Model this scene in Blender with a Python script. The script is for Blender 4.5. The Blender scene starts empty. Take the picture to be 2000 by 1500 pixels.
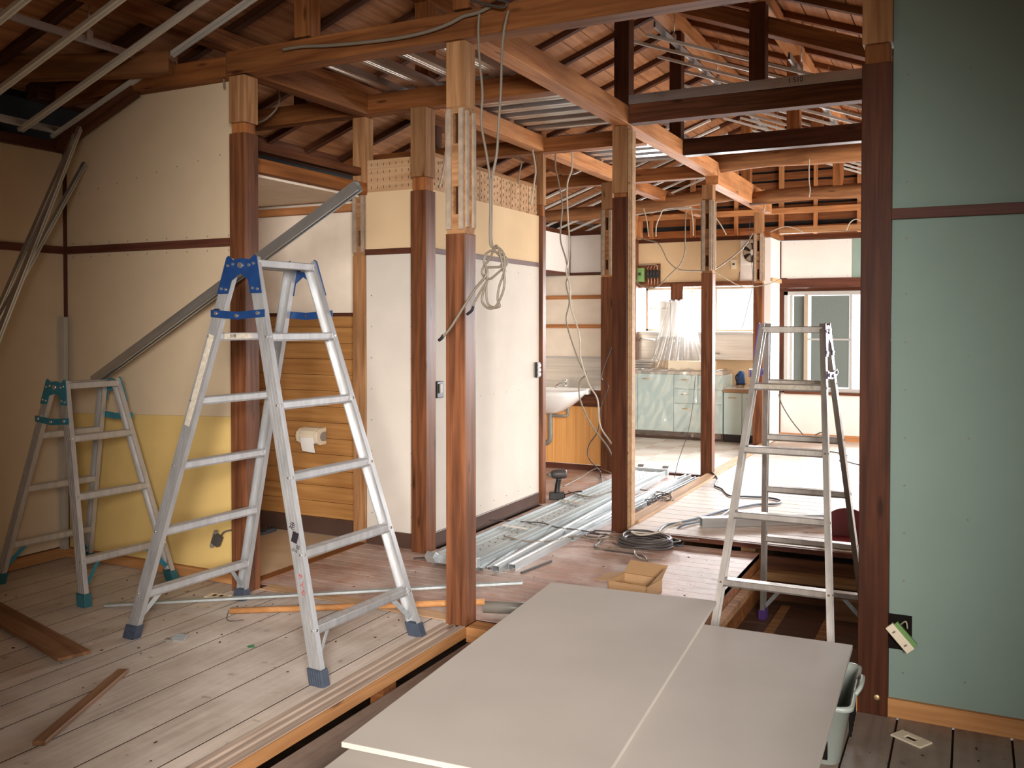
import bpy, bmesh, math, random
from mathutils import Vector, Matrix, noise
random.seed(7)
sc = bpy.context.scene
R = math.radians
# ------------------------------------------------------------------ camera
F_PX = 1800.0; YAW = math.atan(0.5); PITCH = R(1.1); EYE = 1.42
CY = 632 + F_PX*math.tan(PITCH)
cam_d = bpy.data.cameras.new('camera'); cam = bpy.data.objects.new('camera', cam_d)
sc.collection.objects.link(cam); sc.camera = cam
cam_d.sensor_width = 36.0; cam_d.lens = F_PX/2000*36.0
cam_d.shift_y = (CY-750)/2000.0
cam_d.clip_start = 0.05
cam.location = (0, 0, EYE); cam.rotation_euler = (R(90)-PITCH, 0, YAW)
# ------------------------------------------------------------------ view + sky
vs = sc.view_settings
vs.view_transform = 'Standard'; vs.look = 'None'; vs.gamma = 1; vs.use_curve_mapping = False
vs.exposure = 0.0
w = bpy.data.worlds.new('sky'); sc.world = w; w.use_nodes = True
w.node_tree.nodes['Background'].inputs[0].default_value = (0.93, 0.97, 1.0, 1)
w.node_tree.nodes['Background'].inputs[1].default_value = 1.6

def area(name, loc, target, sx, sy, power, col):
    d = bpy.data.lights.new(name, 'AREA'); d.shape = 'RECTANGLE'; d.size = sx; d.size_y = sy
    d.energy = power; d.color = col
    o = bpy.data.objects.new(name, d); sc.collection.objects.link(o)
    o.location = loc; o.rotation_euler = (Vector(target)-Vector(loc)).to_track_quat('-Z', 'Y').to_euler()
    return o
kw = area('kitchen_window_daylight', (-3.0, 12.3, 1.75), (-2.9, 8, 0.9), 2.2, 1.0, 380, (0.96, 0.98, 1.0))
kw.data.spread = R(120)
fw = area('far_window_daylight', (0.0, 12.2, 1.5), (0.2, 8, 0.4), 2.4, 1.4, 330, (0.97, 0.98, 1.0))
fw.data.spread = R(110)
rt = area('right_opening_daylight', (2.0, 8.3, 1.35), (-3.2, 10.6, 1.0), 3.6, 1.4, 200, (1.0, 0.96, 0.92))
rt.data.spread = R(120)
side = area('near_fill_light', (1.0, -1.4, 1.9), (-1.85, 3.0, 0.85), 1.5, 1.1, 66, (1.0, 0.95, 0.90))  # added lamp inside the closed near room, beam narrowed to shape the light
side.data.spread = R(50)

# ------------------------------------------------------------------ pixel measuring helpers (points are placed on real planes)
def ray(u, v):
    x = (u-1000)/F_PX; y = 1.0; z = -(v-CY)/F_PX
    y, z = y*math.cos(PITCH)+z*math.sin(PITCH), -y*math.sin(PITCH)+z*math.cos(PITCH)
    s, c = math.sin(YAW), math.cos(YAW)
    return (x*c-y*s, x*s+y*c, z)
def atZ(u, v, z=0.0):
    r = ray(u, v); t = (z-EYE)/r[2]; return Vector((r[0]*t, r[1]*t, z))
def atX(u, v, x):
    r = ray(u, v); t = x/r[0]; return Vector((x, r[1]*t, EYE+r[2]*t))
def atY(u, v, y):
    r = ray(u, v); t = y/r[1]; return Vector((r[0]*t, y, EYE+r[2]*t))

# ------------------------------------------------------------------ materials
def lin(c):
    return tuple((x/12.92 if x <= .04045 else ((x+.055)/1.055)**2.4) for x in c)
def col8(r, g, b): return lin((r/255, g/255, b/255)) + (1,)
def new_mat(name):
    m = bpy.data.materials.new(name); m.use_nodes = True
    nt = m.node_tree; b = nt.nodes['Principled BSDF']; return m, nt, b
def N(nt, t, **k):
    n = nt.nodes.new(t)
    for a, v in k.items(): setattr(n, a, v)
    return n
def ramp(nt, src, stops):
    r = N(nt, 'ShaderNodeValToRGB'); nt.links.new(src, r.inputs[0])
    e = r.color_ramp.elements
    e[0].position, e[0].color = stops[0]; e[1].position, e[1].color = stops[-1]
    for p, c in stops[1:-1]:
        q = e.new(p); q.color = c
    return r
def mapping(nt, scale, rnd=True, loc=None):
    tc = N(nt, 'ShaderNodeTexCoord'); mp = N(nt, 'ShaderNodeMapping')
    nt.links.new(tc.outputs['Object'], mp.inputs['Vector']); mp.inputs['Scale'].default_value = scale
    if rnd:
        oi = N(nt, 'ShaderNodeObjectInfo'); mul = N(nt, 'ShaderNodeMath', operation='MULTIPLY')
        mul.inputs[1].default_value = 37.0; nt.links.new(oi.outputs['Random'], mul.inputs[0])
        nt.links.new(mul.outputs[0], mp.inputs['Location'])
    return mp
def mix(nt, fac, a, b, mode='MIX'):
    m = N(nt, 'ShaderNodeMix', data_type='RGBA', blend_type=mode)
    for s, v in ((m.inputs['Factor'], fac), (m.inputs['A'], a), (m.inputs['B'], b)):
        if hasattr(v, 'links'): nt.links.new(v, s)
        else: s.default_value = v
    return m.outputs['Result']
def bump(nt, b, h, strength=0.2, dist=0.002):
    bp = N(nt, 'ShaderNodeBump'); bp.inputs['Strength'].default_value = strength; bp.inputs['Distance'].default_value = dist
    nt.links.new(h, bp.inputs['Height']); nt.links.new(bp.outputs[0], b.inputs['Normal'])

def wood(name, c1, c2, c3=None, rough=0.6, axis='X', grain=22, vary=0.25, stain=0.5):
    """long grain along the axis, broad tone patches, knots, per-object tone"""
    m, nt, b = new_mat(name)
    sx = {'X': (1.2, grain, grain), 'Y': (grain, 1.2, grain), 'Z': (grain, grain, 1.2)}[axis]
    mp = mapping(nt, sx)
    n1 = N(nt, 'ShaderNodeTexNoise'); n1.inputs['Scale'].default_value = 1.6; n1.inputs['Detail'].default_value = 6
    n1.inputs['Distortion'].default_value = 0.6
    nt.links.new(mp.outputs[0], n1.inputs['Vector'])
    r1 = ramp(nt, n1.outputs[0], [(.3, c1), (.72, c2)])
    s2 = {'X': (1.5, 5, 5), 'Y': (5, 1.5, 5), 'Z': (5, 5, 1.5)}[axis]
    mp2 = mapping(nt, s2)
    n2 = N(nt, 'ShaderNodeTexNoise'); n2.inputs['Scale'].default_value = 1.3; n2.inputs['Detail'].default_value = 3
    nt.links.new(mp2.outputs[0], n2.inputs['Vector'])
    r2 = ramp(nt, n2.outputs[0], [(.35, (1-stain*.6,)*3+(1,)), (.65, (1.0,)*3+(1,))])
    out = mix(nt, 1.0, r1.outputs[0], r2.outputs[0], 'MULTIPLY')
    # knots
    s3 = {'X': (2.2, 9, 9), 'Y': (9, 2.2, 9), 'Z': (9, 9, 2.2)}[axis]
    mp3 = mapping(nt, s3); v = N(nt, 'ShaderNodeTexVoronoi'); v.inputs['Scale'].default_value = 1.0
    nt.links.new(mp3.outputs[0], v.inputs['Vector'])
    rk = ramp(nt, v.outputs['Distance'], [(.05, (.25, .2, .18, 1)), (.12, (1, 1, 1, 1))])
    out = mix(nt, .8, out, rk.outputs[0], 'MULTIPLY')
    oi = N(nt, 'ShaderNodeObjectInfo')
    ro = ramp(nt, oi.outputs['Random'], [(0, (1-vary,)*3+(1,)), (1, (1+vary*.3,)*3+(1,))])
    out = mix(nt, 1.0, out, ro.outputs[0], 'MULTIPLY')
    nt.links.new(out, b.inputs['Base Color']); b.inputs['Roughness'].default_value = rough
    b.inputs['Specular IOR Level'].default_value = .22
    bump(nt, b, n1.outputs[0], .25, .002)
    return m
def plain(name, c, rough=0.6, metal=0.0, noise_amt=0.06, scale=6, bmp=0.0):
    m, nt, b = new_mat(name)
    mp = mapping(nt, (1, 1, 1)); n = N(nt, 'ShaderNodeTexNoise'); n.inputs['Scale'].default_value = scale; n.inputs['Detail'].default_value = 4
    nt.links.new(mp.outputs[0], n.inputs['Vector'])
    r = ramp(nt, n.outputs[0], [(.3, tuple(x*(1-noise_amt) for x in c[:3])+(1,)), (.7, tuple(min(1, x*(1+noise_amt)) for x in c[:3])+(1,))])
    nt.links.new(r.outputs[0], b.inputs['Base Color']); b.inputs['Roughness'].default_value = rough; b.inputs['Metallic'].default_value = metal
    if rough > .65: b.inputs['Specular IOR Level'].default_value = .12
    if bmp: bump(nt, b, n.outputs[0], bmp, .002)
    return m
def metal(name, c, rough=0.35, axis=0, streak=60, met=0.9):
    m, nt, b = new_mat(name)
    s = [streak, streak, streak]; s[axis] = 1.5
    mp = mapping(nt, tuple(s)); n = N(nt, 'ShaderNodeTexNoise'); n.inputs['Scale'].default_value = 1; n.inputs['Detail'].default_value = 3
    nt.links.new(mp.outputs[0], n.inputs['Vector'])
    r = ramp(nt, n.outputs[0], [(.3, tuple(x*.8 for x in c[:3])+(1,)), (.7, c)])
    nt.links.new(r.outputs[0], b.inputs['Base Color']); b.inputs['Metallic'].default_value = met
    mp2 = mapping(nt, (7, 7, 7)); n2 = N(nt, 'ShaderNodeTexNoise'); n2.inputs['Scale'].default_value = 1; n2.inputs['Detail'].default_value = 5
    nt.links.new(mp2.outputs[0], n2.inputs['Vector'])
    rr = N(nt, 'ShaderNodeMapRange'); rr.inputs[3].default_value = rough*.7; rr.inputs[4].default_value = min(1, rough*1.5)
    nt.links.new(n2.outputs[0], rr.inputs[0]); nt.links.new(rr.outputs[0], b.inputs['Roughness'])
    return m
def floor_mat(name, c1, c2, dust, dust_amt, axis, rough=0.55):
    """worn boards: grain along axis, tone by board comes from mesh islands"""
    m, nt, b = new_mat(name)
    sx = {'X': (1.0, 26, 26), 'Y': (26, 1.0, 26)}[axis]
    mp = mapping(nt, sx, False); n = N(nt, 'ShaderNodeTexNoise'); n.inputs['Scale'].default_value = 1.5; n.inputs['Detail'].default_value = 6
    nt.links.new(mp.outputs[0], n.inputs['Vector'])
    r = ramp(nt, n.outputs[0], [(.3, c1), (.7, c2)])
    g = N(nt, 'ShaderNodeNewGeometry'); ri = ramp(nt, g.outputs['Random Per Island'], [(0, (.82, .82, .82, 1)), (1, (1.06, 1.06, 1.06, 1))])
    o = mix(nt, 1.0, r.outputs[0], ri.outputs[0], 'MULTIPLY')
    mp2 = mapping(nt, (1, 1, 1), False); n2 = N(nt, 'ShaderNodeTexNoise'); n2.inputs['Scale'].default_value = 2.2; n2.inputs['Detail'].default_value = 9
    n2.inputs['Roughness'].default_value = .7
    nt.links.new(mp2.outputs[0], n2.inputs['Vector'])
    rd = ramp(nt, n2.outputs[0], [(.42, (0, 0, 0, 1)), (.66, (dust_amt,)*3+(1,))])
    o = mix(nt, rd.outputs[0], o, dust)
    v = N(nt, 'ShaderNodeTexNoise'); v.inputs['Scale'].default_value = 13; v.inputs['Detail'].default_value = 5; nt.links.new(mp2.outputs[0], v.inputs['Vector'])
    rs = ramp(nt, v.outputs[0], [(.28, (.55, .45, .4, 1)), (.36, (1, 1, 1, 1))])
    o = mix(nt, .8, o, rs.outputs[0], 'MULTIPLY')
    nt.links.new(o, b.inputs['Base Color'])
    rr = N(nt, 'ShaderNodeMapRange'); rr.inputs[3].default_value = rough*.75; rr.inputs[4].default_value = min(1, rough*1.3)
    nt.links.new(n2.outputs[0], rr.inputs[0]); nt.links.new(rr.outputs[0], b.inputs['Roughness'])
    bump(nt, b, n.outputs[0], .15, .002)
    return m

M = {}
M['post'] = wood('stained_post_wood', col8(138, 86, 56), col8(80, 47, 30), rough=.42)
M['post_dark'] = wood('dark_stained_wood', col8(98, 54, 32), col8(62, 30, 16), rough=.45)
M['raw'] = wood('old_raw_timber', col8(190, 142, 98), col8(140, 94, 58), rough=.75)
M['raw_pale'] = wood('pale_planed_timber', col8(214, 176, 136), col8(186, 142, 102), rough=.7, stain=.3)
M['beam'] = wood('brown_roof_timber', col8(178, 114, 64), col8(124, 70, 34), rough=.7)
M['beam_light'] = wood('light_orange_timber', col8(212, 150, 98), col8(176, 112, 66), rough=.65, vary=.12)
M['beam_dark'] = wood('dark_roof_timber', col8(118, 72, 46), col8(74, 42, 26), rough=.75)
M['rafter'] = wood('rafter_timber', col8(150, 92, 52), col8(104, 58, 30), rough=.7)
M['trim'] = wood('dark_red_brown_trim', col8(112, 68, 52), col8(80, 44, 34), rough=.5, stain=.3)
M['skirt'] = plain('dark_brown_skirting', col8(78, 58, 50), rough=.35, noise_amt=.15)
M['sill_orange'] = wood('sawn_sill_face', col8(206, 150, 96), col8(172, 118, 72), rough=.7, stain=.3)
M['sill_top'] = wood('worn_grooved_sill', col8(204, 182, 164), col8(168, 144, 126), rough=.7, axis='Y', stain=.25)
M['joint_shade'] = plain('dark_shade_in_the_joints', col8(58, 42, 34), rough=.95)  # dark colour standing for the shade between floor boards
M['hole'] = plain('hole_shade_black', col8(26, 22, 20), rough=.95)  # black stands for the shade inside wall holes and basket slots
M['plaster_strip'] = plain('grey_plaster_remains', col8(160, 142, 124), rough=.9, noise_amt=.18, scale=25)
M['mortise'] = plain('mortise_shadow_wood', col8(70, 42, 26), rough=.9)
M['board_w'] = plain('white_plasterboard', col8(222, 214, 206), rough=.85, noise_amt=.03)
M['board_c'] = plain('grey_white_plasterboard', col8(208, 199, 188), rough=.85, noise_amt=.03)
M['board_cream'] = plain('cream_plaster_panel', col8(216, 188, 150), rough=.85, noise_amt=.05, scale=3)
M['left_wall'] = plain('beige_plasterboard', col8(208, 186, 156), rough=.85, noise_amt=.03)
M['yellow_board'] = plain('yellow_plasterboard', col8(214, 182, 116), rough=.8, noise_amt=.04)
M['green_board'] = plain('pale_green_plasterboard', col8(132, 150, 140), rough=.8, noise_amt=.02)
M['gyps'] = plain('loose_plasterboard_paper', col8(182, 173, 164), rough=.8, noise_amt=.04, scale=3)
M['gyps_edge'] = plain('plasterboard_core_edge', col8(194, 185, 174), rough=.9)
M['wallpaper'] = plain('embossed_cream_wallpaper', col8(240, 226, 208), rough=.85, noise_amt=.05, scale=8, bmp=.2)
M['alu'] = metal('ladder_aluminium', (.58, .58, .585, 1), .46, axis=2, streak=35, met=.7)
M['alu_dark'] = metal('aged_ladder_aluminium', (.62, .58, .54, 1), .36, axis=2, streak=35, met=.8)
M['alu_small'] = metal('dull_ladder_aluminium', (.62, .59, .57, 1), .5, axis=2, streak=35, met=.6)
M['galv'] = metal('galvanised_steel', (.74, .77, .78, 1), .28, axis=0, streak=30)
M['galv_b'] = metal('bright_galvanised_steel', (.66, .70, .72, 1), .42, axis=0, streak=40, met=.75)
M['galv_f'] = metal('dusty_galvanised_steel', (.46, .50, .50, 1), .5, axis=1, streak=30, met=.6)
M['chrome'] = metal('chrome', (.85, .85, .85, 1), .12)
M['stainless'] = metal('brushed_stainless', (.8, .77, .72, 1), .3, met=.85)
M['blue'] = plain('navy_blue_painted_steel', col8(22, 54, 100), rough=.4, noise_amt=.12, scale=30)
M['teal'] = plain('teal_painted_steel', col8(44, 122, 140), rough=.45, noise_amt=.12, scale=30)
M['purple'] = plain('purple_painted_steel', col8(112, 76, 160), rough=.5, noise_amt=.12, scale=30)
M['rubber'] = plain('dark_slate_rubber', col8(58, 66, 80), rough=.6, noise_amt=.15, scale=40)
M['rubber_teal'] = plain('teal_rubber', col8(40, 96, 104), rough=.6)
M['rubber_purple'] = plain('purple_rubber', col8(80, 50, 110), rough=.6)
M['black'] = plain('black_plastic', col8(30, 28, 30), rough=.4)
M['cable'] = plain('grey_cable', col8(122, 111, 96), rough=.5)
M['cable_pale'] = plain('pale_grey_cable', col8(176, 165, 148), rough=.5)
M['cable_dark'] = plain('dark_cable', col8(70, 64, 62), rough=.5)
M['cable_blue'] = plain('blue_grey_cable', col8(76, 86, 98), rough=.5)
M['white'] = plain('white_ceramic', col8(240, 238, 234), rough=.12, noise_amt=.01)
M['ivory'] = plain('ivory_plastic', col8(232, 218, 192), rough=.35, noise_amt=.02)
M['grey_plastic'] = plain('grey_plastic', col8(150, 142, 130), rough=.4)
M['bin'] = plain('pale_grey_green_plastic', col8(168, 176, 168), rough=.4, noise_amt=.04)
M['cardboard'] = plain('cardboard', col8(178, 142, 104), rough=.8, noise_amt=.05)
M['tape'] = plain('brown_packing_tape', col8(200, 160, 110), rough=.25)
M['cab'] = plain('pale_mint_cabinet_door', col8(206, 226, 222), rough=.3, noise_amt=.02)
M['brass'] = metal('worn_brass_handle', (.8, .55, .3, 1), .35)
M['pipe'] = plain('grey_pvc_pipe', col8(124, 120, 112), rough=.4)
M['kfloor'] = None
M['alu_frame'] = plain('bronze_beige_window_frame', col8(188, 172, 150), rough=.35, metal=.4)
M['silver_frame'] = plain('silver_window_frame', col8(196, 194, 190), rough=.35, metal=.5)
M['screen'] = plain('dark_grey_insect_screen', col8(104, 112, 108), rough=.8, noise_amt=.04, scale=60)
M['paper'] = plain('black_tar_paper', col8(44, 44, 44), rough=.7, noise_amt=.2)
M['soil'] = plain('dark_soil', col8(84, 62, 48), rough=.95, noise_amt=.3, scale=9)
M['red'] = plain('dusty_red_plastic', col8(128, 50, 52), rough=.5)
M['laser'] = plain('blue_tool_plastic', col8(36, 84, 150), rough=.3)
M['green_box'] = plain('green_breaker_plastic', col8(110, 150, 84), rough=.4)
M['copper'] = metal('copper_wire', (.85, .5, .32, 1), .3)
M['skin_red'] = plain('red_marker_ink', col8(176, 52, 52), rough=.6)
M['ink'] = plain('black_marker_ink', col8(34, 26, 34), rough=.6)
M['sticker'] = plain('worn_paper_sticker', col8(186, 176, 160), rough=.7, noise_amt=.2, scale=60)
M['furring'] = metal('pale_furring_steel', (.82, .80, .74, 1), .5, axis=0, streak=40, met=.35)
M['bark'] = wood('peeled_log', col8(176, 122, 78), col8(122, 78, 48), rough=.7, grain=14)
M['outside'] = plain('outside_plaster', col8(210, 205, 198), rough=.9)
M['leaf'] = plain('green_scrap', col8(60, 110, 70), rough=.5)
# slatted pine effect panel (horizontal boards)
def slat_mat(name, c1, c2, period, axis_grain='X'):
    m, nt, b = new_mat(name)
    mp = mapping(nt, (1, 1, 18), False); n = N(nt, 'ShaderNodeTexNoise'); n.inputs['Scale'].default_value = 1.8; n.inputs['Detail'].default_value = 6
    nt.links.new(mp.outputs[0], n.inputs['Vector'])
    r = ramp(nt, n.outputs[0], [(.3, c1), (.7, c2)])
    nt.links.new(r.outputs[0], b.inputs['Base Color']); b.inputs['Roughness'].default_value = .4
    return m
M['slat'] = slat_mat('honey_wood_panelling', col8(188, 138, 82), col8(156, 106, 58), .08)
def lauan():
    m, nt, b = new_mat('orange_wood_grain_panel')
    mp = mapping(nt, (40, 40, .6), False); n = N(nt, 'ShaderNodeTexNoise'); n.inputs['Scale'].default_value = 1.5; n.inputs['Detail'].default_value = 5
    nt.links.new(mp.outputs[0], n.inputs['Vector'])
    r = ramp(nt, n.outputs[0], [(.35, col8(236, 178, 108)), (.65, col8(214, 150, 82))])
    nt.links.new(r.outputs[0], b.inputs['Base Color']); b.inputs['Roughness'].default_value = .4; return m
M['lauan'] = lauan()
def deck_mat():
    m, nt, b = new_mat('roof_sheathing_boards')
    mp = mapping(nt, (18, 1.3, 18), False); n = N(nt, 'ShaderNodeTexNoise'); n.inputs['Scale'].default_value = 1.6; n.inputs['Detail'].default_value = 6
    nt.links.new(mp.outputs[0], n.inputs['Vector'])
    r = ramp(nt, n.outputs[0], [(.3, col8(196, 138, 92)), (.7, col8(156, 100, 60))])
    g = N(nt, 'ShaderNodeNewGeometry'); ri = ramp(nt, g.outputs['Random Per Island'], [(0, (.72, .70, .68, 1)), (1, (1.1, 1.1, 1.1, 1))])
    o = mix(nt, 1.0, r.outputs[0], ri.outputs[0], 'MULTIPLY')
    mp2 = mapping(nt, (1, 1, 1), False); n2 = N(nt, 'ShaderNodeTexNoise'); n2.inputs['Scale'].default_value = 3; n2.inputs['Detail'].default_value = 4
    nt.links.new(mp2.outputs[0], n2.inputs['Vector'])
    r2 = ramp(nt, n2.outputs[0], [(.3, (.6, .55, .52, 1)), (.55, (1, 1, 1, 1))])
    o = mix(nt, .6, o, r2.outputs[0], 'MULTIPLY')
    nt.links.new(o, b.inputs['Base Color']); b.inputs['Roughness'].default_value = .8; return m
M['deck'] = deck_mat()
M['floor_left'] = floor_mat('dusty_grey_floor_boards', col8(206, 190, 176), col8(178, 162, 148), col8(220, 208, 196), .6, 'Y')
M['floor_mid'] = floor_mat('dusty_red_brown_boards', col8(190, 152, 134), col8(162, 122, 106), col8(214, 200, 190), .8, 'X', .5)
M['floor_red'] = floor_mat('dusty_red_painted_boards', col8(160, 112, 98), col8(138, 92, 80), col8(204, 186, 172), .7, 'X', .45)
M['floor_plat'] = floor_mat('pale_dusty_boards', col8(200, 180, 162), col8(176, 154, 138), col8(214, 204, 194), .7, 'X', .55)
M['floor_fg'] = floor_mat('dusty_wide_boards', col8(150, 130, 116), col8(122, 104, 92), col8(170, 154, 140), .6, 'Y')
M['floor_wc'] = plain('beige_vinyl_sheet', col8(206, 180, 148), rough=.45, noise_amt=.08)
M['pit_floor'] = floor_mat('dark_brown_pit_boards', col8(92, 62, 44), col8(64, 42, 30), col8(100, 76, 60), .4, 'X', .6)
def kfloor():
    m, nt, b = new_mat('worn_checker_vinyl')
    mp = mapping(nt, (1, 1, 1), False); c = N(nt, 'ShaderNodeTexChecker'); c.inputs['Scale'].default_value = 3.3
    nt.links.new(mp.outputs[0], c.inputs['Vector'])
    c.inputs['Color1'].default_value = col8(230, 222, 210); c.inputs['Color2'].default_value = col8(204, 186, 166)
    n = N(nt, 'ShaderNodeTexNoise'); n.inputs['Scale'].default_value = 4; n.inputs['Detail'].default_value = 7; nt.links.new(mp.outputs[0], n.inputs['Vector'])
    r = ramp(nt, n.outputs[0], [(.35, (.0,)*3+(1,)), (.7, (.8,)*3+(1,))])
    o = mix(nt, r.outputs[0], c.outputs[0], col8(226, 218, 208))
    nt.links.new(o, b.inputs['Base Color']); b.inputs['Roughness'].default_value = .35; return m
M['kfloor'] = kfloor()
def glass_mat():
    m = bpy.data.materials.new('window_glass'); m.use_nodes = True; nt = m.node_tree
    nt.nodes.remove(nt.nodes['Principled BSDF'])
    t = N(nt, 'ShaderNodeBsdfTransparent'); g = N(nt, 'ShaderNodeBsdfGlossy'); g.inputs['Roughness'].default_value = .05
    f = N(nt, 'ShaderNodeMixShader'); f.inputs[0].default_value = .06
    nt.links.new(t.outputs[0], f.inputs[1]); nt.links.new(g.outputs[0], f.inputs[2]); nt.links.new(f.outputs[0], nt.nodes['Material Output'].inputs[0])
    return m
M['glass'] = glass_mat()
def film_mat():
    m = bpy.data.materials.new('clear_plastic_film'); m.use_nodes = True; nt = m.node_tree
    nt.nodes.remove(nt.nodes['Principled BSDF'])
    t = N(nt, 'ShaderNodeBsdfTransparent'); g = N(nt, 'ShaderNodeBsdfGlossy'); g.inputs['Roughness'].default_value = .18
    tr = N(nt, 'ShaderNodeBsdfTranslucent'); d = N(nt, 'ShaderNodeBsdfDiffuse')
    a = N(nt, 'ShaderNodeMixShader'); a.inputs[0].default_value = .45; nt.links.new(g.outputs[0], a.inputs[1]); nt.links.new(tr.outputs[0], a.inputs[2])
    lw = N(nt, 'ShaderNodeLayerWeight'); lw.inputs[0].default_value = .35
    mr = N(nt, 'ShaderNodeMapRange'); mr.inputs[3].default_value = .22; mr.inputs[4].default_value = .8; nt.links.new(lw.outputs['Facing'], mr.inputs[0])
    f = N(nt, 'ShaderNodeMixShader'); nt.links.new(mr.outputs[0], f.inputs[0])
    nt.links.new(t.outputs[0], f.inputs[1]); nt.links.new(a.outputs[0], f.inputs[2]); nt.links.new(f.outputs[0], nt.nodes['Material Output'].inputs[0])
    return m
M['film'] = film_mat()

# ------------------------------------------------------------------ mesh building
class MB:
    def __init__(s): s.bm = bmesh.new()
    def quad(s, pts, mi=0):
        f = s.bm.faces.new([s.bm.verts.new(p) for p in pts]); f.material_index = mi; return s
    def box(s, x0, x1, y0, y1, z0, z1, mi=0):
        v = [s.bm.verts.new(p) for p in ((x0,y0,z0),(x1,y0,z0),(x1,y1,z0),(x0,y1,z0),(x0,y0,z1),(x1,y0,z1),(x1,y1,z1),(x0,y1,z1))]
        for q in ((3,2,1,0),(4,5,6,7),(0,1,5,4),(1,2,6,5),(2,3,7,6),(3,0,4,7)):
            f = s.bm.faces.new([v[i] for i in q]); f.material_index = mi
        return s
    def obox(s, c, size, mat3, mi=0):
        hx, hy, hz = [a/2 for a in size]; c = Vector(c)
        v = [s.bm.verts.new(c + mat3 @ Vector(p)) for p in ((-hx,-hy,-hz),(hx,-hy,-hz),(hx,hy,-hz),(-hx,hy,-hz),(-hx,-hy,hz),(hx,-hy,hz),(hx,hy,hz),(-hx,hy,hz))]
        for q in ((3,2,1,0),(4,5,6,7),(0,1,5,4),(1,2,6,5),(2,3,7,6),(3,0,4,7)):
            f = s.bm.faces.new([v[i] for i in q]); f.material_index = mi
        return s
    def prism(s, poly, vec, mi=0):
        vec = Vector(vec); a = [s.bm.verts.new(Vector(p)) for p in poly]; b = [s.bm.verts.new(Vector(p)+vec) for p in poly]
        n = len(poly)
        for vs_ in (a[::-1], b):
            f = s.bm.faces.new(vs_); f.material_index = mi
        for i in range(n):
            f = s.bm.faces.new([a[i], a[(i+1) % n], b[(i+1) % n], b[i]]); f.material_index = mi
        return s
    def tube(s, pts, r, n=8, mi=0, cap=True):
        pts = [Vector(p) for p in pts]; rings = []
        up = Vector((0, 0, 1)); prev = None
        for i, p in enumerate(pts):
            d = (pts[min(i+1, len(pts)-1)]-pts[max(i-1, 0)])
            if d.length < 1e-9: d = Vector((0, 0, 1))
            d.normalize()
            if prev is None:
                a = d.orthogonal().normalized()
            else:
                a = (prev - d*prev.dot(d))
                a = a.normalized() if a.length > 1e-6 else d.orthogonal().normalized()
            prev = a; b = d.cross(a)
            rr = r[i] if isinstance(r, (list, tuple)) else r
            rings.append([s.bm.verts.new(p + (a*math.cos(2*math.pi*k/n)+b*math.sin(2*math.pi*k/n))*rr) for k in range(n)])
        for i in range(len(rings)-1):
            for k in range(n):
                f = s.bm.faces.new([rings[i][k], rings[i][(k+1) % n], rings[i+1][(k+1) % n], rings[i+1][k]]); f.material_index = mi; f.smooth = True
        if cap:
            for q in (rings[0][::-1], rings[-1]):
                f = s.bm.faces.new(q); f.material_index = mi
        return s
    def cyl(s, p0, p1, r, n=16, mi=0, r1=None): return s.tube([p0, p1], [r, r if r1 is None else r1], n, mi)
    def lathe(s, c, prof, n=24, mi=0, sx=1, sy=1):
        c = Vector(c); rings = []
        for r, z in prof:
            rings.append([s.bm.verts.new(c+Vector((r*sx*math.cos(2*math.pi*k/n), r*sy*math.sin(2*math.pi*k/n), z))) for k in range(n)])
        for i in range(len(rings)-1):
            for k in range(n):
                f = s.bm.faces.new([rings[i][k], rings[i][(k+1) % n], rings[i+1][(k+1) % n], rings[i+1][k]]); f.material_index = mi; f.smooth = True
        return s
    def grid(s, nu, nv, fn, mi=0):
        v = [[s.bm.verts.new(fn(i/nu, j/nv)) for j in range(nv+1)] for i in range(nu+1)]
        for i in range(nu):
            for j in range(nv):
                f = s.bm.faces.new([v[i][j], v[i+1][j], v[i+1][j+1], v[i][j+1]]); f.smooth = True; f.material_index = mi
        return s
    def build(s, name, mats, parent=None, bevel=0.0, loc=None, rot=None):
        if not isinstance(mats, (list, tuple)): mats = [mats]
        me = bpy.data.meshes.new(name)
        bmesh.ops.recalc_face_normals(s.bm, faces=s.bm.faces[:])
        s.bm.to_mesh(me); s.bm.free()
        for m in mats: me.materials.append(M[m] if isinstance(m, str) else m)
        o = bpy.data.objects.new(name, me); sc.collection.objects.link(o)
        if parent is not None: o.parent = parent
        if loc is not None: o.location = loc
        if rot is not None: o.rotation_euler = rot
        if bevel:
            b = o.modifiers.new('bevel', 'BEVEL'); b.width = bevel; b.segments = 2; b.limit_method = 'ANGLE'; b.angle_limit = R(40)
        return o
def tag(o, label=None, cat=None, group=None, kind=None):
    if label: o['label'] = label
    if cat: o['category'] = cat
    if group: o['group'] = group
    if kind: o['kind'] = kind
    return o
def empty(name, loc=(0, 0, 0), rz=0, label=None, cat=None, group=None):
    e = bpy.data.objects.new(name, None); sc.collection.objects.link(e); e.location = loc; e.rotation_euler = (0, 0, rz); e.empty_display_size = .1
    return tag(e, label, cat, group)
def reparent(o, p):
    """keep o where it is while making it a child of the unrotated or rotated empty p"""
    pm = Matrix.Translation(p.location) @ Matrix.Rotation(p.rotation_euler[2], 4, 'Z')
    o.parent = p; o.matrix_parent_inverse = pm.inverted(); return o
def S(o): o['kind'] = 'structure'; return o
def struct(name, mb, mat, bevel=0.0): return S(mb.build(name, mat, None, bevel))
def frame_for(d):
    d = d.normalized()
    if abs(d.z) > .9: y = Vector((1, 0, 0)) - d*d.x
    else: y = Vector((0, 0, 1)).cross(d)
    y.normalize(); z = d.cross(y)
    m = Matrix((d, y, z)).transposed(); return m
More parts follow.
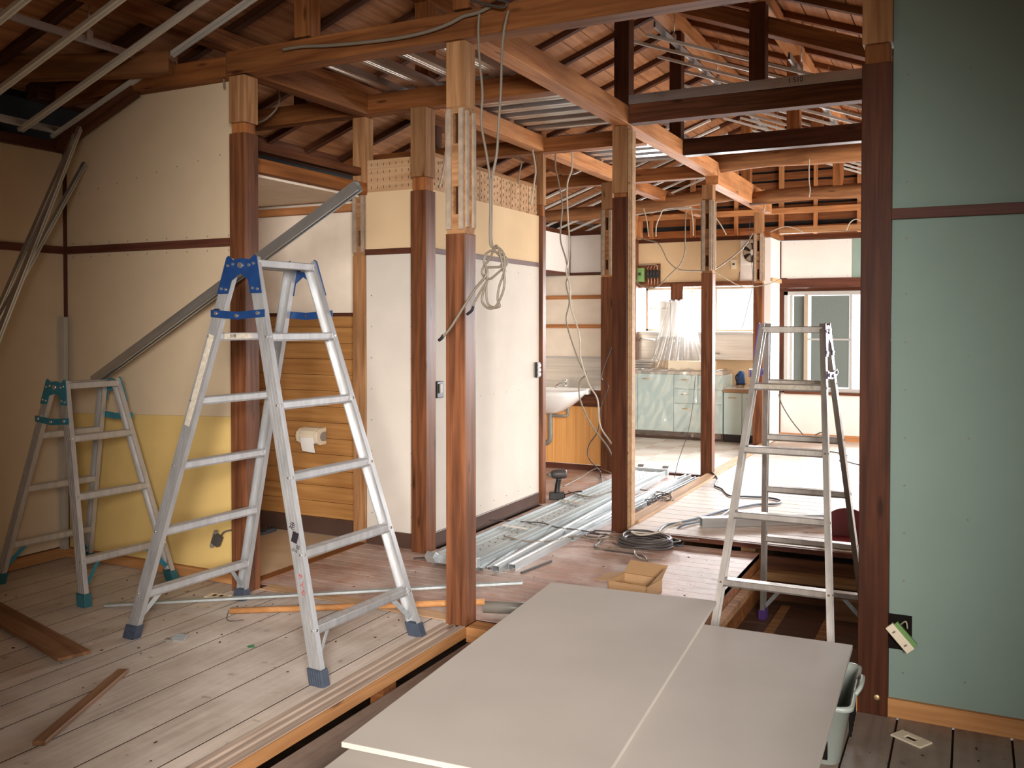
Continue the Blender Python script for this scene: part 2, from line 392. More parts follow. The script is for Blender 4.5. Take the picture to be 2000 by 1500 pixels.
def bar(name, p0, p1, w, h, mat, bevel=0.002, parent=None, roll=0.0, prof=None):
    """straight member from p0 to p1; w across (horizontal), h high; mesh is local with X along its length"""
    p0 = Vector(p0); p1 = Vector(p1); d = p1-p0; L = d.length
    mb = MB()
    if prof is None: mb.box(0, L, -w/2, w/2, -h/2, h/2)
    else:
        mb.prism([(0, a, b) for a, b in prof], (L, 0, 0))
    o = mb.build(name, mat, None, bevel)
    m3 = frame_for(d)
    if roll: m3 = m3 @ Matrix.Rotation(roll, 3, 'X')
    o.matrix_world = Matrix.Translation(p0) @ m3.to_4x4()
    o.location = p0; o.rotation_euler = m3.to_euler()
    if parent is not None:
        if parent.type == 'EMPTY': reparent(o, parent)
        else: o.parent = parent
    return o
def spline(pts, n=6):
    pts = [Vector(p) for p in pts]; out = []
    for i in range(len(pts)-1):
        p0 = pts[max(i-1, 0)]; p1 = pts[i]; p2 = pts[i+1]; p3 = pts[min(i+2, len(pts)-1)]
        for k in range(n):
            t = k/n
            out.append(.5*((2*p1)+(-p0+p2)*t+(2*p0-5*p1+4*p2-p3)*t*t+(-p0+3*p1-3*p2+p3)*t**3))
    out.append(pts[-1]); return out
def cable(name, pts, r, mat, label, group=None, cat='cable', n=6):
    o = MB().tube(spline(pts, 7), r, n).build(name, mat); return tag(o, label, cat, group)

# ================================================================== STRUCTURE
# ---- ground under the house
struct('ground', MB().box(-14, 14, -8, 24, -.62, -.55), 'soil')
# ---- left room boards (run away from the camera)
mb = MB(); xs = [-4.93]
while xs[-1] < -3.2: xs.append(xs[-1]+.1757)
xs[-1] = -3.215
xs += [-3.035, -2.80, -2.558, -2.318, -2.235]
for a, b in zip(xs[:-1], xs[1:]): mb.box(a+.0035, b-.0035, -2.0, 3.80, -.03, 0)
struct('floor', mb, 'floor_left')
# ---- foreground boards, one small step lower
mb = MB(); x = -2.10
for wd in [.19]*9+[.148, .19, .19, .19, .19, .19, .19, .19, .19, .19, .19]:
    mb.box(x+.004, x+wd-.004, -2.0, 3.74, -.10, -.07); x += wd
struct('floor', mb, 'floor_fg')
# ---- corridor boards (run left to right)
mb = MB(); y = 3.86
while y < 8.3:
    mb.box(-3.5 if y < 4.87 else -3.0 if y < 6.5 else -4.0, -1.17 if y < 5.7 else -2.10, y+.002, y+.0975, -.03, 0); y += .1
struct('floor', mb, 'floor_mid')
# toilet room floor
struct('floor', MB().box(-4.93, -3.5, 3.85, 5.0, -.05, -.012), 'floor_wc')
# kitchen floor
struct('floor', MB().box(-4.6, -2.16, 8.52, 11.5, -.03, .005), 'kfloor')
# far platform
mb = MB(); y = 5.80
while y < 11.25:
    mb.box(-2.04, 2.05, y+.004, y+.146, .025, .055); y += .15
struct('floor', mb, 'floor_plat')
tr = struct('trim_1', MB().box(-2.04, 2.05, 5.775, 5.80, .022, .052), 'trim')
mb = MB()
for x in (-1.98, -1.3, -.62, .1): mb.box(x, x+.09, 5.84, 11.2, -.5, .024)
struct('trim_2', mb, 'raw')
# pit
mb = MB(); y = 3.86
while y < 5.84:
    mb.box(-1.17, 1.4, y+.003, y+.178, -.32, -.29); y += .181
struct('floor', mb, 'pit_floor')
mb = MB().box(-1.205, -1.17, 3.86, 5.80, -.30, -.002)            # corridor side
struct('wall_pit_left', mb, 'beam')
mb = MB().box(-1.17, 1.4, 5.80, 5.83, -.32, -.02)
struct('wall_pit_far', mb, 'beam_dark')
struct('trim_3', MB().box(-1.17, 1.4, 5.72, 5.80, -.15, -.10), 'raw')
for x in (-1.16, -.98, -.78): pass
struct('trim_4', MB().box(-1.165, -1.12, 3.86, 5.72, -.13, -.09), 'raw')
struct('joint_shade_fill', MB().box(-4.93, -2.24, -2, 3.8, -.028, -.0006).box(-2.1, 1.85, -2, 3.74, -.098, -.077).box(-4.0, -2.10, 6.5, 8.3, -.028, -.003).box(-3.0, -2.10, 4.87, 6.5, -.028, -.003).box(-3.5, -1.17, 3.86, 4.87, -.028, -.003).box(-2.1, -1.17, 4.87, 5.7, -.028, -.003).box(-2.04, 2.05, 5.81, 11.2, .027, .052).box(-1.17, 1.4, 3.86, 5.8, -.318, -.293), 'joint_shade')  # dark fill under the boards paints shade into the plank gaps
# ---- sills
def sill_profile(name, p0, p1, wdt, top, hgt, mats):
    return None
mb = MB()
mb.box(-2.235, -2.205, -2.0, 3.735, -.05, .004, 0)
mb.box(-2.205, -2.183, -2.0, 3.735, -.05, -.004, 0)
mb.box(-2.183, -2.165, -2.0, 3.735, -.05, .004, 0)
mb.box(-2.165, -2.143, -2.0, 3.735, -.05, -.004, 0)
mb.box(-2.143, -2.113, -2.0, 3.735, -.05, .004, 0)
struct('trim_5', mb, 'sill_top', .0015)
M['sill_y'] = wood('sawn_front_sill_face', col8(206, 150, 96), col8(172, 118, 72), rough=.7, stain=.3, axis='Y')
struct('trim_6', MB().box(-2.119, -2.107, -2.0, 3.735, -.048, .001), 'sill_y')
mb = MB()
for y in (.9, 2.2, 3.1): mb.box(-2.2, -2.135, y, y+.09, -.55, -.05)
struct('trim_7', mb, 'beam')
o = bar('trim_8', (-3.4, 3.83, -.022), (-2.22, 3.83, -.022), .10, .05, 'raw_pale'); S(o)
o = bar('trim_9', (-3.4, 3.772, -.03), (-2.22, 3.772, -.03), .02, .05, 'sill_orange'); S(o)
o = bar('trim_10', (-2.11, 3.79, -.035), (1.6, 3.79, -.035), .105, .07, 'sill_orange'); S(o)
o = bar('trim_11', (-3.53, 3.80, -.02), (-3.53, 4.88, -.02), .07, .045, 'beam'); S(o)
# light board strips between corridor and platform
o = bar('trim_12', (-2.105, 6.02, .035), (-2.105, 11.0, .035), .10, .05, 'raw_pale'); S(o)
o = bar('trim_13', (-2.045, 6.02, .045), (-2.045, 8.3, .045), .02, .05, 'raw_pale'); S(o)
o = bar('trim_14', (-4.4, 8.44, .0), (-2.17, 8.44, .0), .07, .03, 'trim'); S(o)

# ---- left room walls
XL = -4.93; YB = 3.80
mb = MB(); mb.box(XL-.05, XL, -2.0, 3.86, 0.07, 2.45)
struct('wall_left', mb, 'left_wall')
mb = MB()
mb.prism([(XL, YB, .06), (-3.51, YB, .06), (-3.51, YB, .915), (XL, YB, .875)], (0, .05, 0))
struct('wall_back', mb, 'yellow_board')
mb = MB()
mb.prism([(XL, YB, .876), (-3.51, YB, .916), (-3.51, YB, 2.76), (-4.55, YB, 2.72), (XL, YB, 2.46)], (0, .05, 0))
struct('wall_back', mb, 'left_wall')
o = bar('trim_15', (XL, YB-.008, 1.862), (-3.50, YB-.008, 1.862), .02, .045, 'trim'); S(o)
o = bar('trim_16', (XL+.008, -2, 1.862), (XL+.008, YB, 1.862), .02, .045, 'trim'); S(o)
o = bar('trim_17', (XL+.006, YB-.006, .05), (XL+.006, YB-.006, 2.5), .02, .02, 'trim'); S(o)
o = bar('trim_18', (XL+.01, -2, 2.475), (XL+.01, YB, 2.475), .05, .06, 'trim'); S(o)
o = bar('baseboard_back', (XL, YB-.01, .03), (-3.51, YB-.01, .03), .03, .055, 'sill_orange'); S(o)
o = bar('baseboard_left', (XL+.01, -2, .035), (XL+.01, YB, .035), .03, .06, 'sill_orange'); S(o)
# left outer shell above and beyond
struct('wall_outer_left', MB().box(-5.12, -5.06, -2.0, 11.6, -.3, 2.9), 'paper')
# ---- green wall on the right
mb = MB(); mb.box(-.275, 1.9, 3.755, 3.80, -.005, 1.812); struct('wall_right', mb, 'green_board')
mb = MB(); mb.prism([(-.275, 3.755, 1.85), (1.9, 3.755, 1.85), (1.9, 3.755, 2.36), (.64, 3.755, 2.82), (-.275, 3.755, 2.82)], (0, .045, 0)); struct('wall_right', mb, 'green_board')
o = bar('trim_19', (-.277, 3.748, 1.831), (1.9, 3.748, 1.831), .03, .04, 'trim'); S(o)
# near side walls out of frame that close the room the camera stands in
struct('wall_side', MB().box(1.85, 1.9, -2.0, 3.75, -.1, 2.37), 'left_wall')
mb = MB(); mb.prism([(-4.93, -2.05, -.1), (1.9, -2.05, -.1), (1.9, -2.05, 2.36), (-2.1, -2.05, 3.85), (-4.93, -2.05, 2.78)], (0, .05, 0))
struct('wall_near', mb, 'left_wall')

struct('light_block_wall', MB().box(-4.93, -1.5, .82, .88, 0, 3.0), 'left_wall')  # unseen wall added to block the near lamp and darken the left corner
# ---- toilet room
YT = 5.02
mb = MB(); z = .10
k = 0
while z < 1.46:
    z2 = min(z+.108, 1.47); mb.box(-4.93, -3.66, YT, YT+.02, z+.0015, z2-.0015); z = z2
struct('wall_toilet', mb, 'slat')
struct('wall_toilet', MB().box(-4.93, -3.60, YT+.022, YT+.05, .05, 2.3), 'wallpaper'); struct('wall_toilet', MB().box(-4.93, -3.66, YT+.012, YT+.021, .05, 1.47), 'mortise')  # last sheet: dark backing that paints shade into the slat gaps
o = bar('trim_20', (-4.93, YT-.005, 1.482), (-3.6, YT-.005, 1.482), .035, .022, 'trim'); S(o)
o = bar('baseboard_toilet', (-4.93, YT-.006, .045), (-3.66, YT-.006, .045), .02, .11, 'skirt'); S(o)
o = bar('trim_21', (-3.645, YT-.005, 0), (-3.645, YT-.005, 1.49), .03, .03, 'beam_light'); S(o)
o = bar('trim_22', (-4.93, YT-.01, 2.19), (-3.6, YT-.01, 2.19), .04, .05, 'beam_light'); S(o)
struct('ceiling_toilet', MB().box(-4.90, -3.56, 3.86, 5.0, 2.235, 2.25), 'wallpaper')
struct('wall_toilet_left', MB().box(-4.90, -4.88, 3.86, 5.04, 0, 2.23), 'wallpaper')
o = bar('trim_23', (-3.52, 3.79, 2.285), (-3.52, 4.9, 2.285), .06, .075, 'beam'); S(o)
o = bar('trim_24', (-3.56, 3.86, 2.40), (-3.56, 4.9, 2.40), .05, .05, 'beam_dark'); S(o)

# ---- closet block left of the corridor (white and cream boards)
XC = -3.045
def band(z0, z1, mat, nm, in_=0.0):
    mb = MB()
    mb.box(-3.50, XC-.0, 4.90+in_, 4.95, z0, z1)                 # side facing the camera
    mb.box(XC-.05, XC-in_, 4.90+in_, 6.56, z0, z1)               # side along the corridor
    return struct(nm, mb, mat)
band(.09, 1.862, 'board_c', 'wall_closet'); band(1.895, 2.262, 'board_cream', 'wall_closet')
mb = MB()
mb.box(-3.50, XC+.008, 4.885, 4.90, 0.0, .095); mb.box(XC, XC+.014, 4.90, 6.54, 0.0, .098)
struct('baseboard_closet', mb, 'skirt', .002)
mb = MB()
mb.box(-3.50, XC+.012, 4.885, 4.90, 1.860, 1.897); mb.box(XC, XC+.014, 4.90, 6.54, 1.862, 1.895)
struct('trim_25', mb, 'trim', .001)
# slotted lath board above
mb = MB()
mb.box(-3.50, XC-.012, 4.915, 4.93, 2.262, 2.47); mb.box(XC-.03, XC-.015, 4.915, 6.55, 2.262, 2.48)
for i in range(9):
    for j in range(4):
        x = -3.47+i*.047; z = 2.285+j*.048
        mb.box(x, x+.003, 4.9135, 4.916, z, z+.018, 1)
for i in range(33):
    for j in range(4):
        yy = 4.97+i*.048; z = 2.285+j*.05+(i % 2)*.012
        mb.box(XC-.016, XC-.0135, yy, yy+.004, z, z+.018, 1)
for yy in (5.3, 5.62, 5.95, 6.1, 6.25, 6.4): mb.box(XC-.016, XC-.0138, yy, yy+.003, 2.262, 2.48, 1)
struct('wall_closet', mb, ['raw_pale', 'mortise'])
o = bar('trim_26', (XC-.03, 4.9, 2.49), (XC-.03, 6.55, 2.49), .04, .025, 'raw'); S(o)

# ---- washroom nook
YW = 8.27
struct('wall_washroom', MB().box(-4.05, -3.14, YW, YW+.05, .75, 1.885), 'wallpaper')
mb = MB(); mb.box(-4.05, -3.14, YW-.004, YW+.05, .06, .66); struct('wall_washroom', mb, 'lauan')
mb = MB(); mb.box(-4.4, -3.14, YW, YW+.05, 1.91, 2.27); mb.box(-4.4, -3.505, 7.55, YW, 1.91, 2.27); struct('wall_washroom', mb, 'board_w')
mb = MB(); mb.box(-4.4, -3.14, YW-.016, YW+.02, 1.885, 1.912); mb.box(-4.4, -3.495, 7.54, YW, 1.885, 1.912); struct('trim_27', mb, 'trim')
mb = MB(); mb.box(-4.4, -3.14, YW-.014, YW+.05, 2.27, 2.31); mb.box(-4.4, -3.495, 7.54, YW, 2.27, 2.31); struct('trim_28', mb, 'post_dark')
o = bar('trim_29', (-3.507, YW-.006, 1.9), (-3.507, YW-.006, 2.28), .014, .014, 'trim'); S(o)
for i, z in enumerate((1.675, 1.395)):
    o = bar('trim_%d' % (30+i), (-4.05, YW-.01, z), (-3.14, YW-.01, z), .02, .038, 'beam_light'); S(o)
o = bar('trim_32', (-4.05, YW-.012, .70), (-3.14, YW-.012, .70), .022, .16, 'post'); S(o)
o = bar('baseboard_washroom', (-4.05, YW-.012, .03), (-3.14, YW-.012, .03), .02, .055, 'trim'); S(o)
o = struct('trim_33', MB().box(-4.05, -3.145, YW-.008, YW, .78, 1.085), 'stainless')
o = bar('trim_34', (-4.05, YW-.012, 1.093), (-3.14, YW-.012, 1.093), .02, .02, 'silver_frame'); S(o)
struct('wall_washroom_left', MB().box(-4.10, -4.05, 6.6, 8.3, 0, 1.9), 'wallpaper')

# ---- kitchen back wall with window
YK = 11.45
struct('wall_kitchen', MB().box(-3.90, -2.57, YK, YK+.06, 1.93, 2.46), 'board_cream')
struct('wall_kitchen', MB().box(-2.57, -2.20, YK-.003, YK+.06, 1.93, 2.46), 'board_w')
mb = MB(); mb.box(-3.90, -2.18, YK, YK+.06, -.03, 1.30); struct('wall_kitchen', mb, 'board_cream')
mb = MB(); mb.box(-3.92, -2.20, YK-.02, YK+.02, 2.455, 2.505); struct('trim_35', mb, 'post_dark')
mb = MB(); mb.box(-3.92, -2.20, YK-.025, YK+.02, 1.89, 1.945); struct('trim_36', mb, 'post')
o = bar('trim_37', (-3.36, YK-.04, 1.70), (-3.36, YK-.04, 1.93), .16, .04, 'post'); S(o); 
struct('wall_kitchen_left', MB().box(-4.4, -3.985, YK-.6, YK+.1, 0, 2.5), 'wallpaper')
# stainless splash panels
struct('trim_38', MB().box(-3.90, -3.0, YK-.010, YK, .95, 1.28), 'stainless')
struct('trim_39', MB().box(-2.95, -2.22, YK-.012, YK, .98, 1.28), 'stainless')
o = bar('trim_40', (-2.95, YK-.02, .985), (-2.22, YK-.02, .985), .03, .03, 'stainless'); S(o)
# window ledge + reveal (shallow bay)
struct('trim_41', MB().box(-3.92, -2.18, YK-.04, YK+.28, 1.28, 1.318), 'silver_frame', .003)
struct('trim_42', MB().box(-3.92, -3.885, YK, YK+.25, 1.31, 1.90), 'post')
struct('trim_43', MB().box(-3.9, -2.18, YK, YK+.25, 1.885, 1.91), 'post')
def window(nm, x0, x1, y, z0, z1, fr=.03, dep=.05, bars=(), mat='alu_frame', rails=(), glass=True, rlab=None):
    mb = MB(); mb.box(x0, x1, y, y+dep, z0, z0+fr); mb.box(x0, x1, y, y+dep, z1-fr, z1); mb.box(x0, x0+fr, y, y+dep, z0, z1); mb.box(x1-fr, x1, y, y+dep, z0, z1)
    o = struct(nm, mb, mat, .002)
    for xb in bars: MB().box(xb-.015, xb+.015, y+.008, y+dep-.008, z0+fr, z1-fr).build('window_stile', mat, o)
    for xa, xb, zb in rails: MB().box(xa, xb, y+.02, y+.03, zb-.006, zb+.006).build('window_rail', mat, o)
    if glass: MB().quad([(x0+fr, y+.022, z0+fr), (x1-fr, y+.022, z0+fr), (x1-fr, y+.022, z1-fr), (x0+fr, y+.022, z1-fr)]).build('window_pane', 'glass', o)
    return o
window('window_1', -3.86, -2.18, YK+.22, 1.32, 1.885, bars=(-3.24, -2.93), rails=((-3.83, -2.95, 1.62),))
# ---- partition at the right of the kitchen and the far wall
struct('wall_partition', MB().box(-2.16, -2.06, 10.70, 11.25, .0, 2.40), 'board_w')
o = bar('trim_44', (-2.11, 10.66, 2.43), (-2.06, 11.28, 2.43), .11, .05, 'beam'); S(o)
o = bar('trim_45', (-2.05, 10.7, 1.92), (-2.05, 11.25, 1.92), .03, .045, 'raw_pale'); S(o)
YF = 11.27
mb = MB(); mb.prism([(-2.06, YF, 1.95), (2.05, YF, 1.95), (2.05, YF, 2.28), (1.78, YF, 2.40), (-2.06, YF, 2.40)], (0, .06, 0)); mb.box(-2.06, 2.05, YF, YF+.06, .10, .62); mb.box(-2.06, -1.98, YF, YF+.06, .6, 1.96)
mb.box(1.6, 2.05, YF, YF+.06, .1, 1.95)
struct('wall_far', mb, 'board_w')
struct('wall_far', MB().box(-1.25, -.9, YF-.004, YF, 1.955, 2.395), 'green_board')
o = bar('trim_46', (-2.06, YF-.02, 2.435), (1.6, YF-.02, 2.435), .06, .06, 'post_dark'); S(o)
o = bar('trim_47', (-2.06, YF-.03, 2.52), (1.38, YF-.03, 2.52), .09, .07, 'raw'); S(o)
mb = MB(); mb.box(-2.06, 2.05, YF-.03, YF+.03, 1.84, 1.95); struct('trim_48', mb, 'trim')
mb = MB(); mb.box(-2.06, 2.05, YF-.03, YF+.03, 1.80, 1.838); struct('trim_49', mb, 'post_dark')
o = bar('trim_50', (-2.035, YF-.012, .6), (-2.035, YF-.012, 1.82), .04, .04, 'post_dark'); S(o)
o = bar('trim_51', (-2.055, YF-.01, .1), (-2.055, YF-.01, 2.4), .016, .016, 'post_dark'); S(o)
o = bar('trim_52', (-2.0, YF-.03, .605), (2.05, YF-.03, .605), .05, .03, 'post'); S(o)
o = bar('baseboard_far', (-2.06, YF-.02, .085), (2.05, YF-.02, .085), .04, .07, 'beam_light'); S(o)
o = window('window_2', -2.01, 1.62, YF-.02, .62, 1.80, fr=.045, dep=.09, mat='silver_frame', bars=(-1.93, -1.26, .2), glass=True)
MB().box(-1.70, -1.28, YF-.005, YF+.0, .68, 1.745).build('insect_screen', 'screen', o)
MB().box(-1.90, -1.76, YF+.012, YF+.016, .68, 1.745).build('insect_screen', 'screen', o)
MB().box(-1.78, -1.735, YF-.02, YF+.012, .67, 1.76).build('window_stile', 'alu_frame', o)
MB().box(-1.76, -1.27, YF-.012, YF-.004, 1.225, 1.245).build('window_rail', 'silver_frame', o)

# ---- gable ends (weather boards seen from inside over black paper)
def roofz(x, under=0.0): return 3.85 - .37*abs(x+2.1) - under
mb = MB()
mb.prism([(-5.1, 11.62, 1.9), (-3.95, 11.62, 1.9), (-3.95, 11.62, 2.45), (2.1, 11.62, 2.45), (2.1, 11.62, roofz(2.1)+.1), (-2.1, 11.62, 3.98), (-5.1, 11.62, roofz(-5.1)+.12)], (0, .03, 0))
struct('wall_gable', mb, 'paper')
mb = MB(); z = 2.50; i = 0
while z < 3.9:
    hgt = .085 if i % 3 else .11
    half = (3.93-z-hgt)/.37
    if half > .2: mb.box(max(-5.0, -2.1-half), min(2.04, -2.1+half), 11.585, 11.60, z, z+hgt)
    z += hgt + (.028 if i % 3 else .06); i += 1
struct('wall_gable', mb, 'rafter')
struct('wall_outer_right', MB().box(2.05, 2.11, 3.75, 5.2, -.1, 2.3).box(2.05, 2.11, 5.2, 11.6, 2.0, 2.3).box(2.05, 2.11, 10.8, 11.6, -.1, 2.0).box(2.05, 2.11, 5.2, 10.8, -.3, .25), 'outside')

# ---- roof deck
def deck(side):
    mb = MB(); s = math.cos(math.atan(.37)); n = 20
    for i in range(34):
        a = i*.155; b = a+.146
        if side < 0: xa, xb = -2.1-a, -2.1-b
        else: xa, xb = -2.1+a, -2.1+b
        if abs(xb+2.1) > (3.3 if side < 0 else 4.9): break
        for (y0, y1) in ((-2.0, 1.7), (1.702, 5.2), (5.202, 8.9), (8.902, 11.7)):
            za, zb = roofz(xa)+.045, roofz(xb)+.045
            v = [(xa, y0, za), (xb, y0, zb), (xb, y1, zb), (xa, y1, za)]
            mb.prism([Vector(q) for q in v], (0, 0, .015))
    return struct('ceiling', mb, 'deck')
deck(-1); deck(1)
# roof covering above the boards closes the gaps
mb = MB()
mb.prism([(-5.5, -2.1, roofz(-5.5)+.075), (-2.1, -2.1, 3.85+.075), (2.8, -2.1, roofz(2.8)+.075), (2.8, -2.1, roofz(2.8)+.1), (-2.1, -2.1, 3.96), (-5.5, -2.1, roofz(-5.5)+.1)], (0, 13.9, 0))
struct('roof', mb, 'paper')

# ================================================================== TIMBER FRAME
def post(x, y, z0, z1, label, w=.105, lower='post', split=None, collar=None, upper='raw', upw=None, mort=None, group=None):
    """stained shaft, hacked collar, raw top, optionally a mortised length with plaster remains"""
    e = empty('wooden_post', (x, y, z0), 0, label, 'post', group)
    zs = split if split else z1
    if mort:                                  # mortised length between split and mort[0]
        bar('shaft', (x, y, z0), (x, y, zs), w, w, lower, .003, e)
        zt, slots = mort; cw = w*.9; g = .026
        cuts = sorted(slots); z = zs; mb = MB()
        for a, b in cuts:
            if a > z: mb.box(-cw/2, cw/2, -cw/2, cw/2, z, a)
            q = cw/2
            for sx in (-1, 1):
                for sy in (-1, 1):
                    mb.box(min(sx*q, sx*g/2), max(sx*q, sx*g/2), min(sy*q, sy*g/2), max(sy*q, sy*g/2), a, b)
            z = b
        if z < zt: mb.box(-cw/2, cw/2, -cw/2, cw/2, z, zt)
        o = mb.build('mortised_shaft', 'raw'); o.location = (x, y, 0); reparent(o, e)
        for a, b in cuts:
            o = MB().box(-cw/2+.022, cw/2-.022, -cw/2+.022, cw/2-.022, a-.001, b+.001).build('mortise', 'mortise'); o.location = (x, y, 0); reparent(o, e)
        mb = MB(); t = .012; q = cw/2
        for c in (-cw*.34, cw*.34):
            mb.box(c-.012, c+.012, -q-t, -q, zs+.02, zt-.01); mb.box(c-.012, c+.012, q, q+t, zs+.02, zt-.03)
            mb.box(q, q+t, c-.011, c+.011, zs+.03, zt-.02); mb.box(-q-t, -q, c-.011, c+.011, zs+.02, zt-.02)
        o = mb.build('plaster_remnant', 'plaster_strip'); o.location = (x, y, 0); reparent(o, e)
        if zt < z1: bar('top_section', (x, y, zt), (x, y, z1), w*.96, w*.96, upper, .003, e)
    elif split:
        bar('shaft', (x, y, z0), (x, y, split), w, w, lower, .003, e)
        c = collar or .06
        bar('collar', (x, y, split), (x, y, split+c), w*.84, w*.84, 'beam', .006, e)
        bar('top_section', (x, y, split+c), (x, y, z1), upw or w, upw or w, upper, .003, e)
    else:
        bar('shaft', (x, y, z0), (x, y, z1), w, w, lower, .003, e)
    return e
post(-2.165, 3.79, 0, 2.75, 'stained centre post standing on the sill with slotted raw upper length behind hanging cable loops', split=1.84, mort=(2.43, [(1.93, 2.06), (2.26, 2.40)]))
post(-3.46, 3.745, -.05, 2.72, 'post at the end of the beige wall behind the tall ladder', split=2.42, collar=.055)
MB().box(-3.408, -3.395, 3.70, 3.79, .02, 2.2).build('plaster_edge_strip', 'plaster_strip') if False else None
post(-3.06, 4.885, 0, 2.75, 'dark stained post at the near corner of the white closet walls', lower='post', split=2.24, collar=.085, w=.112)
post(-3.555, 4.945, 0, 2.75, 'narrow weathered post between toilet panelling and white closet wall', w=.10, lower='raw', split=1.86, mort=(2.28, [(1.92, 2.02)]), upper='raw')
post(-3.045, 6.60, 0, 2.75, 'slim post at the far end of the white closet wall beside the washroom', w=.06, split=2.26, collar=.09)
post(-3.09, 8.23, 0, 2.75, 'post at the edge of the washroom panel, raw and slotted at the top', w=.115, split=1.86, mort=(2.5, [(1.93, 2.02), (2.30, 2.42)]))
post(-2.135, 5.945, 0, 2.75, 'dark brown post at the near corner of the platform beside coiled cable', lower='post_dark', split=2.27, collar=.03, w=.108)
o = MB()
for i, xx in enumerate((-2.078, -2.070, -2.062)): o.box(xx, xx+.006, 5.90+.012*i, 5.99, .0, 2.72)
tag(o.build('grooved_stop', 'raw_pale'), 'pale grooved strip nailed to right side of the dark brown corner post', 'strip')
post(-2.165, 8.34, .005, 2.68, 'post in front of the kitchen window, slotted at the top', split=1.88, mort=(2.55, [(1.94, 2.04), (2.28, 2.42)]))
post(-2.185, 10.66, .005, 2.68, 'farthest post beside the fan at the kitchen corner', split=1.88, mort=(2.45, [(1.92, 2.04), (2.24, 2.36)]))
p = post(-.33, 3.785, -.07, 2.9, 'dark post in front right next to the pale green wall', w=.108, lower='post_dark', split=2.40, collar=.075)
o = MB().lathe((0, 0, 0), [(0, 0), (.012, 0), (.012, .004), (.008, .006), (0, .006)], 14).build('bolt_head', 'brass', None); o.location = (-.315, 3.730, -.0); o.rotation_euler = (R(90), 0, 0); reparent(o, p)
# far left corner post of the kitchen
post(-3.93, 11.38, 0, 2.9, 'reddish brown post at the far left corner of the kitchen wall', w=.10, lower='post', split=2.5, collar=.02, upper='beam_light')

def beam(p0, p1, w, h, mat, label, cat='beam', group=None, name='ceiling_beam', bevel=.003):
    return tag(bar(name, p0, p1, w, h, mat, bevel), label, cat, group)
beam((-3.55, 3.765, 2.795), (.52, 3.765, 2.795), .105, .125, 'beam', 'long brown beam crossing the whole room above the centre post')
beam((-4.93, 3.765, 2.785), (-3.56, 3.765, 2.785), .10, .11, 'beam', 'brown beam above the beige wall left of the tall ladder')
beam((-4.95, 3.33, 2.84), (-3.93, 3.71, 2.84), .11, .12, 'bark', 'diagonal round-edged timber across the top left corner', name='corner_brace')
beam((-4.90, 3.73, 2.50), (-4.25, 3.73, 2.76), .05, .10, 'beam_dark', 'sloping dark board over the top of the beige wall near the corner', name='sloping_board')
beam((-2.12, 3.82, 2.812), (-2.12, 8.27, 2.812), .11, .122, 'beam_light', 'light orange beam running away from the centre post over the corridor edge')
beam((-2.12, 8.28, 2.775), (-2.12, 10.75, 2.775), .115, .20, 'beam_light', 'thick light orange beam over the two kitchen posts')
beam((-2.18, 4.90, 2.812), (-4.93, 4.90, 2.812), .10, .12, 'beam', 'dark beam above the toilet and the white closet front')
beam((-3.50, 3.83, 2.81), (-3.50, 4.85, 2.81), .105, .125, 'beam', 'short brown beam above the toilet doorway under the steel studs')
beam((-3.03, 4.95, 2.812), (-3.03, 8.20, 2.812), .10, .115, 'beam_light', 'light beam above the white closet wall along the corridor')
beam((-3.03, 8.28, 2.80), (-3.03, 11.5, 2.80), .10, .115, 'beam', 'beam continuing over the kitchen left of the posts')
beam((-4.93, 6.56, 2.80), (-2.18, 6.56, 2.80), .10, .11, 'beam', 'cross beam over the far end of the white closet')
beam((-4.93, 8.30, 2.80), (-2.18, 8.30, 2.80), .10, .115, 'beam', 'cross beam between washroom and kitchen')
beam((-2.06, 5.91, 2.815), (.48, 5.91, 2.815), .10, .125, 'beam_dark', 'dark cross beam carrying the long steel stud with handwriting')
beam((-2.06, 7.20, 2.815), (.48, 7.20, 2.815), .10, .13, 'post_dark', 'dark reddish cross beam right of the light orange beam')
beam((-4.95, 3.6, 2.80), (-4.95, 11.5, 2.80), .11, .12, 'beam_dark', 'dark wall plate beam along the far left side of the roof')
# logs
def log(p0, p1, r0, r1, label, sag=.04, mat='bark'):
    p0, p1 = Vector(p0), Vector(p1); pts = []; rs = []
    for i in range(15):
        t = i/14; p = p0.lerp(p1, t); p.z += sag*math.sin(math.pi*t) + .012*math.sin(9*t); p.y += .015*math.sin(6*t+1)
        pts.append(p); rs.append((r0+(r1-r0)*t)*(1+.05*math.sin(23*t)))
    o = MB().tube(pts, rs, 12).build('log_beam', mat); return tag(o, label, 'beam')
log((-2.2, 8.36, 2.87), (.45, 8.36, 2.86), .085, .10, 'round log beam across the platform room in front of the kitchen', sag=.03)
log((-4.9, 9.7, 2.62), (-2.1, 9.75, 2.80), .07, .08, 'curved log tie rising to the right above the kitchen', sag=-.02)
log((-2.1, 9.75, 2.72), (1.0, 9.75, 2.65), .07, .075, 'curved log tie falling to the right above the platform', sag=.05)
beam((-1.75, 6.03, 3.53), (.75, 6.03, 2.57), .11, .105, 'beam', 'thick dark timber sloping down to the right above the marked steel stud', name='sloping_beam')

